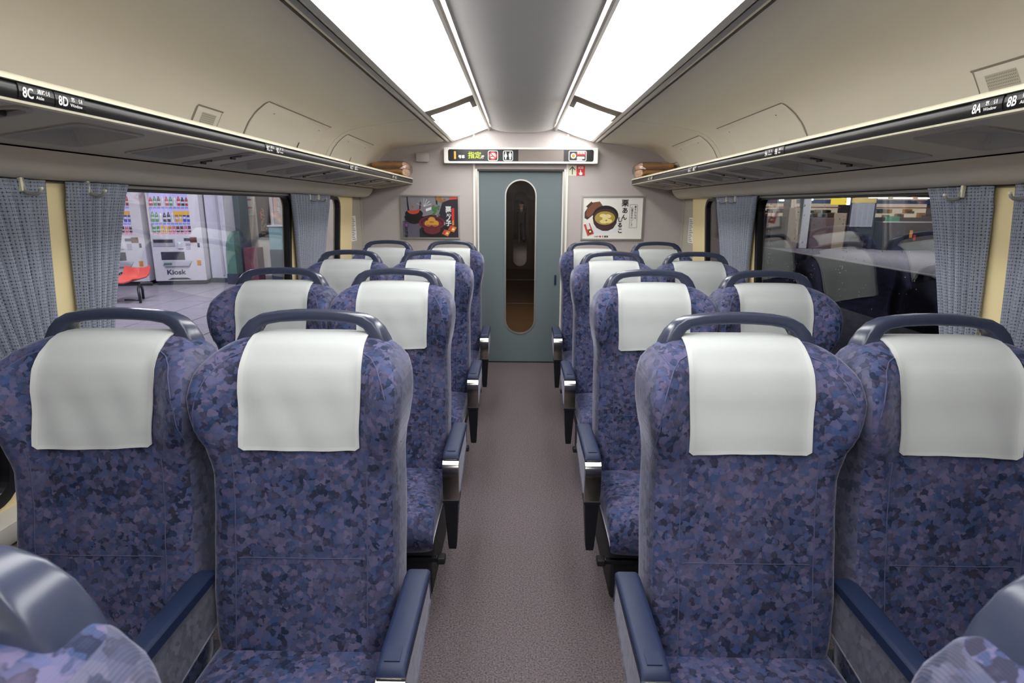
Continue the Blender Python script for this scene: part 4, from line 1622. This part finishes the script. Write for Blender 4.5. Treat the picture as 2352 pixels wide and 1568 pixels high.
def vending(loc, rot, label, seed, kiosk=True):
    rnd = random.Random(seed)
    t = thing('vending_machine', label, 'vending machine', loc, 'drink vending machines on the platform')
    t.rotation_euler = (0, 0, rot)
    b = MB('vm_white')
    b.plate([(0, .08), (.86, .08), (.86, 1.83), (0, 1.83)], [[(.03, .945), (.70, .945), (.70, 1.70), (.03, 1.70)]], lambda x, z, w: (x, w, z), .10)
    b.box(0, .86, .10, .70, .08, 1.83)
    b.box(.86, .875, .0, .70, .08, 1.83)
    b.build('body', t, local=True)
    b = MB('vm_dark')
    b.box(.02, .84, .03, .68, 0, .08)
    b.build('plinth', t, local=True)
    b = MB('vm_light')
    b.box(.03, .70, .092, .099, .945, 1.70)
    b.build('backlight', t, local=True)
    bots = ['b_green', 'b_red', 'b_amber', 'b_brown', 'b_blue', 'b_white', 'b_yellow', 'b_black', 'b_pink']
    rows = ((1.455, .175, 'price_blue', 'b_red b_green b_brown b_white b_red b_green b_white b_red b_black b_red'), (1.165, .19, 'price_blue', 'b_green b_green b_white b_black b_black b_white b_amber b_yellow b_blue b_blue'), (.975, .125, 'price_pink', 'b_green b_green b_yellow b_yellow b_amber b_pink b_brown b_brown b_pink b_brown'))
    for z0, hh, pr, cols in rows:
        b = MB(pr)
        for k in range(10):
            b.box(.036 + k * .0665, .036 + k * .0665 + .055, .008, .03, z0 - .045, z0 - .012, r=.003, seg=1)
        b.use('vm_white')
        b.box(.03, .70, .02, .095, z0 - .05, z0 - .002)
        b.build('shelf', t, local=True)
        for k, cname in enumerate(cols.split()):
            xc = .063 + k * .0665
            h = hh * rnd.uniform(.88, 1.0)
            r = .028
            b = MB(cname)
            prof = [(r, 0), (r, h * .66), (r * .75, h * .76), (r * .42, h * .86), (r * .42, h)] if hh > .15 else [(r * .9, 0), (r, h * .05), (r, h * .9), (r * .85, h)]
            b.loft([[(xc + q * math.cos(2 * PI * a / 8), .055 + q * math.sin(2 * PI * a / 8), z0 + zz) for a in range(8)] for q, zz in prof])
            b.use('b_white')
            b.loft([[(xc + (r + .001) * math.cos(2 * PI * a / 8), .055 + (r + .001) * math.sin(2 * PI * a / 8), z0 + h * zz) for a in range(8)] for zz in (.3, .5)])
            b.build('drink_sample', t, local=True, smooth=False)
    if True:
        b = MB('b_yellow')
        b.box(.43, .70, .012, .02, 1.29, 1.36)
        b.build('promotion_strip', t, local=True)
    b = MB('vm_grey')
    b.box(.03, .40, -.012, .0, .72, .86, r=.006)
    b.use('vm_dark')
    b.box(.045, .37, -.016, -.010, .79, .845)
    b.build('coin_panel', t, local=True)
    b = MB('vm_white')
    b.box(.44, .54, -.03, 0, .68, .80, r=.01)
    b.use('lit_green_dot')
    b.box(.475, .50, -.033, -.029, .77, .785)
    b.build('bill_reader', t, local=True)
    b = MB('st_dark')
    b.box(.56, .66, -.006, 0, .82, .87)
    b.use('b_brown')
    b.box(.66, .78, -.006, 0, .79, .89, r=.003)
    b.use('vm_grey')
    for k in range(4):
        b.box(.58, .66, -.004, 0, .66 + .03 * k, .68 + .03 * k)
    b.use('vm_dark')
    b.box(.78, .82, -.006, 0, .70, .78, r=.003)
    b.build('sticker_group', t, local=True)
    b = MB('vm_dark')
    b.box(.14, .54, -.004, .02, .47, .62)
    b.use('vm_grey')
    b.loft([[(.16, -.002, .45), (.66, -.002, .45), (.64, -.03, .42), (.60, -.045, .36), (.20, -.045, .36), (.16, -.03, .40)], [(.16, -.001, .44), (.66, -.001, .44), (.64, -.001, .41), (.60, -.001, .34), (.20, -.001, .34), (.16, -.001, .39)]])
    b.use('st_green')
    b.box(.18, .32, -.047, -.04, .38, .42, r=.004)
    b.build('pickup_flap', t, local=True)
    b = MB('b_amber')
    b.box(.74, .81, -.004, 0, .36, .46, r=.003)
    b.use('vm_dark')
    b.loft([[(.2, -.003, .10), (.62, -.003, .10), (.54, -.003, .135), (.28, -.003, .135)], [(.2, 0, .10), (.62, 0, .10), (.54, 0, .135), (.28, 0, .135)]])
    b.build('lower_grille', t, local=True)
    b = MB('kiosk_blue')
    b.text('Kiosk', .125, (.20, -.004, .20), (1, 0, 0), (0, 0, 1), offset=.0035, sx=1.12)
    b.build('lettering', t, local=True, recalc=False)
    return t


vending((-6.83, 10.82, -.05), math.radians(13), 'white drink vending machine with KIOSK lettering seen whole through the window', 1)
vending((-7.78, 10.58, -.05), math.radians(13), 'neighbouring white vending machine half hidden by the curtain', 2)

# bench
b = MB('st_white')
b.box(-12, -1.95, -2.0, 16.0, 3.27, 3.35)
tag(b.build('ceiling_platform'), 'pale canopy over the platform outside', kind='structure')
b = MB('st_white')
b.box(9.2, 30, -3, 31, 3.47, 3.55)
tag(b.build('ceiling_far_platform'), 'pale canopy over the far platform', kind='structure')
t = thing('bench', 'red shell seat bench on a black tube frame in front of the vending machines', 'bench', (-6.25, 9.0, -.05))
for k in range(3):
    xc = -6.12 - .5 * k
    b = MB('bench_red')
    sec = []
    for y, z in ((8.72, .27), (8.78, .29), (8.95, .28), (9.12, .29), (9.20, .33), (9.24, .40), (9.26, .45)):
        sec.append([(xc - .21, y, z + .03), (xc - .1, y, z), (xc + .1, y, z), (xc + .21, y, z + .03), (xc + .205, y + .01, z + .012), (xc + .1, y + .012, z - .018), (xc - .1, y + .012, z - .018), (xc - .205, y + .01, z + .012)])
    b.loft(sec)
    b.build('seat_shell', t, smooth=True, ang=50)
b = MB('bench_black')
b.tube([(-7.3, 9.0, .22), (-5.75, 9.0, .22)], .028, 8)
b.build('beam', t, smooth=True)
for xc in (-5.95, -6.95):
    b = MB('bench_black')
    b.tube([(xc + .12, 8.78, -.045), (xc + .10, 8.80, .10), (xc + .06, 8.86, .17), (xc, 9.0, .22), (xc - .06, 9.12, .17), (xc - .10, 9.2, .10), (xc - .12, 9.22, -.045)], .02, 8)
    b.tube([(xc - .12, 8.78, .0), (xc + .12, 8.78, .0)], .015, 6)
    b.build('leg', t, smooth=True)


def solid(name, label, cat, mat, x0, x1, y0, y1, z0, z1, extra=None, r=.01):
    t = thing(name, label, cat, ((x0 + x1) / 2, y0, z0))
    b = MB(mat)
    b.box(x0, x1, y0, y1, z0, z1, r=r)
    b.build('body', t)
    if extra:
        extra(t)
    return t


def ex_white(t):
    b = MB('st_dark')
    b.box(-6.20, -5.62, 11.28, 11.30, -.05, .04)
    b.build('kick_strip', t)
    b = MB('vm_grey')
    b.box(-5.79, -5.75, 11.27, 11.30, .1, 2.4)
    b.build('edge_strip', t)


solid('partition', 'pale lavender partition standing right of the vending machine', 'partition', 'st_white', -6.02, -5.66, 11.3, 11.7, -.05, 2.5, ex_white)
solid('station_pillar', 'dark blue grey pillar behind the pale partition', 'pillar', 'st_dark', -5.72, -5.55, 11.7, 12.1, -.05, 2.6)


def ex_arch(t):
    b = MB('st_green')
    pr = [(-5.58, .15), (-5.40, .15), (-5.40, .95), (-5.46, .93), (-5.52, .84), (-5.56, .70), (-5.58, .5)]
    b.loft([[(x, 11.05, z) for x, z in pr], [(x, 11.30, z) for x, z in pr]])
    b.build('curved_panel', t)


solid('green_stand', 'green rounded stand in front of the dark pillar', 'stand', 'st_dark', -5.60, -5.38, 11.05, 11.3, -.05, .15, ex_arch)
b = MB('st_wall')
b.box(-6.2, -2.0, 12.5, 12.7, -.05, 3.2)
b.box(-12.0, -6.2, 12.9, 13.1, -.05, 3.2)
tag(b.build('wall_station'), 'beige station wall behind the platform', kind='structure')


def ex_notice(t):
    b = MB('fascia_red')
    for z in (1.52, 1.36):
        b.box(-5.86, -5.64, 12.47, 12.474, z, z + .03)
    b.use('ink_grey')
    for k in range(6):
        b.box(-5.86, -5.68 + .04 * (k % 2), 12.47, 12.474, 1.25 + .02 * k, 1.257 + .02 * k)
    b.build('print', t)


solid('wall_notice', 'white printed notice on the beige station wall', 'notice', 'paper', -5.90, -5.60, 12.475, 12.5, 1.22, 1.75, ex_notice, r=.002)


def ex_dposter(t):
    rnd = random.Random(4)
    b = MB('gold')
    for k in range(60):
        z = rnd.uniform(.82, 1.35)
        w_ = .02 + .10 * (1.35 - z)
        x = -5.42 + rnd.uniform(-w_, w_)
        b.box(x - .006, x + .006, 12.455, 12.458, z - .008, z + .008)
    b.use('b_red')
    b.box(-5.47, -5.45, 12.455, 12.458, 1.15, 1.30)
    b.build('print', t)
    b = MB('alu')
    b.box(-5.56, -5.28, 12.45, 12.47, .73, .755)
    b.build('ledge', t)


solid('dark_poster', 'tall black poster with golden sparks on the beige station wall', 'poster', 'p_black', -5.55, -5.28, 12.46, 12.5, .75, 1.75, ex_dposter, r=.003)


def ex_cab(t):
    b = MB('st_white')
    b.box(-4.94, -4.60, 11.49, 11.8, 1.02, 1.045)
    b.build('top_edge', t)
    b = MB('st_dark')
    b.box(-4.93, -4.60, 11.50, 11.8, -.05, .57)
    b.build('lower_body', t)
    b = MB('post_grey')
    b.box(-4.88, -4.84, 11.6, 11.65, 1.04, 2.2)
    b.build('post', t)


solid('teal_counter', 'pale teal counter by the far end of the long window', 'counter', 'st_teal', -4.93, -4.60, 11.52, 11.8, .57, 1.02, ex_cab)
solid('maroon_bin', 'maroon bin standing between the green stand and the teal counter', 'bin', 'st_maroon', -5.36, -5.10, 11.3, 11.6, -.05, .62)
t = thing('signal_lamp', 'small white and red lamp hanging outside near the window corner', 'lamp', (-4.42, 11.2, 1.4))
b = MB('tube_warm')
b.box(-4.47, -4.37, 11.2, 11.26, 1.47, 1.60, r=.02)
b.build('lens', t)
b = MB('lit_red')
b.box(-4.48, -4.40, 11.2, 11.26, 1.40, 1.46, r=.01)
b.build('red_lens', t)
b = MB('st_dark')
b.box(-4.44, -4.40, 11.22, 11.25, 1.6, 3.28)
b.build('hanger', t)
# lamps of the far platform end, seen through the short window
for k, (x, z) in enumerate(((-4.62, 1.78), (-4.35, 1.62), (-4.15, 1.62))):
    t = thing('platform_lamp', ['small white lamp high up beyond the short window', 'cyan white tube lamp beyond the short window, inner one', 'cyan white tube lamp beyond the short window, outer one'][k], 'lamp', (x, 14.5, z))
    b = MB('tube_lamp')
    b.box(x - .06, x + .06, 14.5, 14.56, z - .03, z + .03, r=.012)
    b.build('tube', t)
    b = MB('st_dark')
    b.box(x - .01, x + .01, 14.52, 14.54, z + .03, 3.28)
    b.build('hanger', t)
for k, (x, y) in enumerate(((-5.2, 3.5), (-5.2, 8.2))):
    t = thing('fill_lamp', 'unseen lamp added to light the platform %s' % ('near the bench' if k else 'beside the near window'), 'lamp', (x, y, 3.2))
    b = MB('st_white')
    b.box(x - .1, x + .1, y - 1.2, y + 1.2, 3.21, 3.275)
    b.build('housing', t)
    area_light('fill_light', (x, y, 3.19), (.18, 2.4), 190, (.92, .90, 1.0), parent=t)  # out-of-view lamps and housings added to brighten the platform

# =================================================================== FAR PLATFORM OUTSIDE THE RIGHT WINDOWS
b = MB('ballast')
b.box(1.75, 9.2, -3, 34, -1.25, -1.1)
tag(b.build('ground'), 'dark track bed outside the right windows', kind='structure')
b = MB('concrete')
b.box(9.2, 30, -3, 40, -1.25, -.05)
b.use('tan')
b.box(9.32, 9.42, -3, 40, -.05, -.045)
tag(b.build('floor_far_platform'), 'concrete platform with a pale edge line beyond the tracks', kind='structure')
b = MB('dk_brown')
b.box(10.5, 30, 29.8, 30, -.05, 1.15)
b.use('dk_blue')
b.box(10.5, 30, 29.8, 30, 1.9, 4)
tag(b.build('wall_station_far'), 'dark station wall behind the lit shops', kind='structure')
# lit shops
def shop(x0, x1, label, mat, seed):
    rnd = random.Random(seed)
    t = thing('kiosk_shop', label, 'shop', ((x0 + x1) / 2, 28, -.05))
    b = MB('dk_brown')
    b.box(x0, x1, 27.9, 28.3, -.05, 1.0)
    b.build('counter', t)
    b = MB(mat)
    b.box(x0, x1, 28.9, 29.0, 1.0, 1.95)
    b.build('back_wall', t)
    b = MB('tube_lamp')
    n = 3
    for k in range(n):
        xa = x0 + (x1 - x0) * (k + .1) / n
        b.box(xa, xa + (x1 - x0) / n * .75, 28.0, 28.06, 1.86, 1.90)
    b.build('tube_lights', t)
    b = MB('fascia_red')
    b.box(x0, x1, 28.6, 28.62, 1.42, 1.47)
    b.use('fascia_blue')
    b.box(x0, x1, 28.5, 28.52, 1.62, 1.80)
    b.build('fascia', t)
    for k in range(14):
        b = MB(rnd.choice(['b_white', 'b_red', 'b_brown', 'b_black', 'shop_cream', 'b_amber', 'dk_blue']))
        xa = rnd.uniform(x0, x1 - .3)
        z = rnd.choice((1.0, 1.18))
        b.box(xa, xa + rnd.uniform(.1, .35), 28.5, 28.7, z, z + rnd.uniform(.1, .22))
        b.build('goods', t)
    return t


shop(10.6, 12.6, 'cream lit shop at the inner end of the far platform', 'lit_cream', 1)
shop(13.0, 15.2, 'lit shop with dark figures behind the yellow sign', 'lit_cream', 2)
shop(16.0, 19.4, 'lit shop with blue fascia and bright tubes on the far platform', 'lit_cream', 3)
solid('waste_bin', 'dark blue waste bin on the far platform beside the window frame', 'bin', 'dk_blue', 8.75 + .6, 9.49 + .6, 22.3, 23, -.05, 1.11)
solid('cream_panel_stand', 'tall cream panel stand on the far platform', 'stand', 'tan', 9.82, 10.22, 22, 22.2, -.05, 1.42)
t = thing('platform_post', 'pale grey steel post on the far platform', 'post', (10.42, 22, -.05))
b = MB('post_grey')
b.box(10.30, 10.60, 22, 22.3, -.05, 3.0, r=.03)
b.build('shaft', t)
solid('brown_cabinet', 'brown cabinet right of the pale post on the far platform', 'cabinet', 'dk_brown', 10.66, 11.5, 22, 22.6, -.05, 1.07)
solid('tan_cabinet', 'tan cabinet under the yellow sign on the far platform', 'cabinet', 'tan', 11.52, 12.02, 22.1, 22.6, -.05, 1.24)
t = thing('yellow_sign', 'glowing yellow sign hanging over the far platform', 'sign', (11.6, 22, 1.54))
b = MB('lit_yellow')
b.box(11.31, 11.86, 22, 22.06, 1.54, 1.78)
b.build('face', t)
b = MB('tube_lamp')
b.box(11.87, 12.0, 22, 22.06, 1.54, 1.78)
b.build('white_end', t)
b = MB('st_dark')
b.box(11.4, 11.43, 22.02, 22.05, 1.78, 3.48)
b.box(11.8, 11.83, 22.02, 22.05, 1.78, 3.48)
b.build('hanger', t)
t = thing('timetable_board', 'pale blue timetable board on dark legs on the far platform', 'notice board', (12.45, 22, -.05))
b = MB('lit_board')
b.box(12.03, 12.83, 21.9, 21.93, .76, 1.60)
b.build('panel', t)
b = MB('ink_grey')
for c in range(4):
    for k in range(16):
        b.box(12.08 + .19 * c, 12.22 + .19 * c, 21.893, 21.899, .82 + .047 * k, .838 + .047 * k)
b.build('print', t)
b = MB('gold')
b.box(12.0, 12.86, 21.88, 21.95, 1.61, 1.78)
b.build('header', t)
b = MB('dk_blue')
b.box(11.98, 12.06, 21.94, 22.0, -.05, 1.78)
b.box(12.80, 12.92, 21.94, 22.0, -.05, 1.78)
b.box(12.03, 12.83, 21.94, 21.98, .5, .74)
b.build('stand', t)


def ex_box2(t):
    b = MB('p_black')
    b.box(13.72, 14.35, 21.38, 21.40, .1, .78)
    b.use('b_amber')
    b.box(13.9, 14.0, 21.37, 21.38, .4, .66)
    b.use('b_red')
    b.box(14.05, 14.13, 21.37, 21.38, .3, .5)
    b.build('poster_face', t)
    b = MB('green_sign')
    b.box(12.98, 13.46, 21.36, 21.40, .97, 1.15)
    b.build('green_sign', t)
    b = MB('post_grey')
    b.box(12.94, 14.8, 21.35, 21.45, .93, .965)
    b.build('top_edge', t)


solid('dark_enclosure', 'wide dark enclosure with poster and green sign on the far platform', 'enclosure', 'dk_blue', 13.0, 14.8, 21.4, 22.6, -.05, .94, ex_box2)
for k, (x, z) in enumerate(((9.95, 1.70), (11.05, 1.73))):
    t = thing('platform_lamp', ['small bright lamp over the cream shop on the far platform', 'small bright lamp beside the yellow sign'][k], 'lamp', (x, 23, z))
    b = MB('tube_lamp')
    b.box(x - .08, x + .08, 23, 23.1, z - .03, z + .03, r=.015)
    b.build('tube', t)
    b = MB('st_dark')
    b.box(x - .01, x + .01, 23.04, 23.06, z + .03, 3.48)
    b.build('hanger', t)
t = thing('fill_lamp', 'unseen lamp added to light the far platform', 'lamp', (12, 18, 3.4))
b = MB('st_white')
b.box(11.9, 12.1, 16, 22, 3.41, 3.47)
b.build('housing', t)
t2 = thing('fill_lamp', 'unseen short lamp added to light the beige platform wall', 'lamp', (-4.0, 10.6, 3.2))
b = MB('st_white')
b.box(-4.1, -3.9, 10.0, 11.2, 3.21, 3.275)
b.build('housing', t2)
area_light('fill_light', (-4.0, 10.6, 3.19), (.18, 1.2), 60, (1, .97, .95), parent=t2)  # out-of-view lamp added to brighten the dark station wall
area_light('fill_light', (12, 19, 3.39), (.2, 6), 420, (.95, .95, 1.0), parent=t)  # out-of-view lamp added to brighten the far platform

# =================================================================== PERSON IN THE NEXT CAR
def person(loc):
    me = bpy.data.meshes.new('person')
    J = {'pel': (0, 0, .82), 'waist': (0, 0, .95), 'chest': (0, .01, 1.15), 'neck': (0, 0, 1.34), 'head0': (0, -.01, 1.42), 'head1': (0, -.015, 1.50), 'head2': (0, 0, 1.57),
         'hl': (-.09, 0, .80), 'kl': (-.10, -.02, .45), 'al': (-.10, .02, .08), 'tl': (-.10, -.12, .03), 'hr': (.09, 0, .80), 'kr': (.10, -.02, .45), 'ar': (.10, .02, .08), 'tr': (.10, -.12, .03),
         'sl': (-.17, .0, 1.28), 'el': (-.22, .03, 1.02), 'wl': (-.20, -.06, .80), 'fl': (-.19, -.09, .72), 'sr': (.17, .0, 1.28), 'er': (.22, .03, 1.02), 'wr': (.20, -.06, .80), 'fr': (.19, -.09, .72)}
    R_ = {'pel': .14, 'waist': .14, 'chest': .155, 'neck': .055, 'head0': .075, 'head1': .088, 'head2': .07, 'hl': .095, 'kl': .062, 'al': .045, 'tl': .04, 'hr': .095, 'kr': .062, 'ar': .045, 'tr': .04,
          'sl': .07, 'el': .05, 'wl': .035, 'fl': .035, 'sr': .07, 'er': .05, 'wr': .035, 'fr': .035}
    E_ = ['pel waist', 'waist chest', 'chest neck', 'neck head0', 'head0 head1', 'head1 head2', 'pel hl', 'hl kl', 'kl al', 'al tl', 'pel hr', 'hr kr', 'kr ar', 'ar tr', 'chest sl', 'sl el', 'el wl', 'wl fl', 'chest sr', 'sr er', 'er wr', 'wr fr']
    ks = list(J)
    me.from_pydata([J[k] for k in ks], [tuple(ks.index(q) for q in e.split()) for e in E_], [])
    o = bpy.data.objects.new('person', me)
    COL.objects.link(o)
    o.location = loc
    md = o.modifiers.new('skin', 'SKIN')
    for k, sv in zip(ks, me.skin_vertices[0].data):
        sv.radius = (R_[k], R_[k] * (.75 if k in ('chest', 'waist', 'pel') else 1))
        sv.use_root = k == 'pel'
    md.use_smooth_shade = True
    sb = o.modifiers.new('smooth', 'SUBSURF')
    sb.levels = sb.render_levels = 2
    # colour by height: skin above the collar and on the hands, suit elsewhere
    m, nt, N, L, P = new_mat('person_colours')
    P.inputs['Roughness'].default_value = .7
    tc = N.new('ShaderNodeTexCoord')
    sx = N.new('ShaderNodeSeparateXYZ')
    L.new(tc.outputs['Object'], sx.inputs[0])
    gt = N.new('ShaderNodeMath')
    gt.operation = 'GREATER_THAN'
    gt.inputs[1].default_value = 1.355
    L.new(sx.outputs['Z'], gt.inputs[0])
    mx = N.new('ShaderNodeMix')
    mx.data_type = 'RGBA'
    mx.inputs['A'].default_value = lin(34, 36, 50)
    mx.inputs['B'].default_value = lin(216, 168, 146)
    L.new(gt.outputs[0], mx.inputs['Factor'])
    L.new(mx.outputs['Result'], P.inputs['Base Color'])
    me.materials.append(m)
    tag(o, 'person in a dark suit and white shirt standing beyond the oval door window', 'person')
    x, y, z = loc
    b = MB('hair')
    sec = []
    for k in range(7):
        a = PI / 2 * k / 6
        sec.append([(x + .094 * math.cos(a) * math.cos(q), y + .012 + .10 * math.cos(a) * math.sin(q), z + 1.515 + .10 * math.sin(a)) for q in [2 * PI * j / 14 for j in range(14)]])
    b.loft(sec)
    b.loft([[(x + .092 * math.cos(q), y + .03 + .085 * math.sin(q), zz) for q in [PI * j / 10 for j in range(11)]] for zz in (z + 1.44, z + 1.52)], cap=False, closed=False)
    b.build('hair', o, smooth=True)
    b = MB('skin')
    b.loft([[(x - .012, y - .095, z + 1.468), (x + .012, y - .095, z + 1.468), (x, y - .09, z + 1.505)], [(x - .006, y - .118, z + 1.47), (x + .006, y - .118, z + 1.47), (x, y - .095, z + 1.505)]])
    for sx_ in (-1, 1):
        b.box(x + sx_ * .085 - .012, x + sx_ * .085 + .012, y - .02, y + .02, z + 1.465, z + 1.52, r=.006)
    b.use('ink')
    for sx_ in (-1, 1):
        b.box(x + sx_ * .033 - .012, x + sx_ * .033 + .012, y - .098, y - .085, z + 1.498, z + 1.506)
    b.box(x - .022, x + .022, y - .094, y - .08, z + 1.438, z + 1.444)
    b.build('face_features', o)
    b = MB('paper')
    b.loft([[(x - .055, y - .098, z + 1.345), (x + .055, y - .098, z + 1.345), (x, y - .135, z + 1.12)], [(x - .055, y - .06, z + 1.36), (x + .055, y - .06, z + 1.36), (x, y - .10, z + 1.12)]])
    b.use('dk_blue')
    b.loft([[(x - .014, y - .112, z + 1.33), (x + .014, y - .112, z + 1.33), (x + .018, y - .15, z + 1.14), (x - .018, y - .15, z + 1.14)], [(x - .014, y - .10, z + 1.33), (x + .014, y - .10, z + 1.33), (x + .018, y - .135, z + 1.14), (x - .018, y - .135, z + 1.14)]])
    b.build('shirt_and_tie', o)
    return o


person((0.03, 24.0, 0.0))
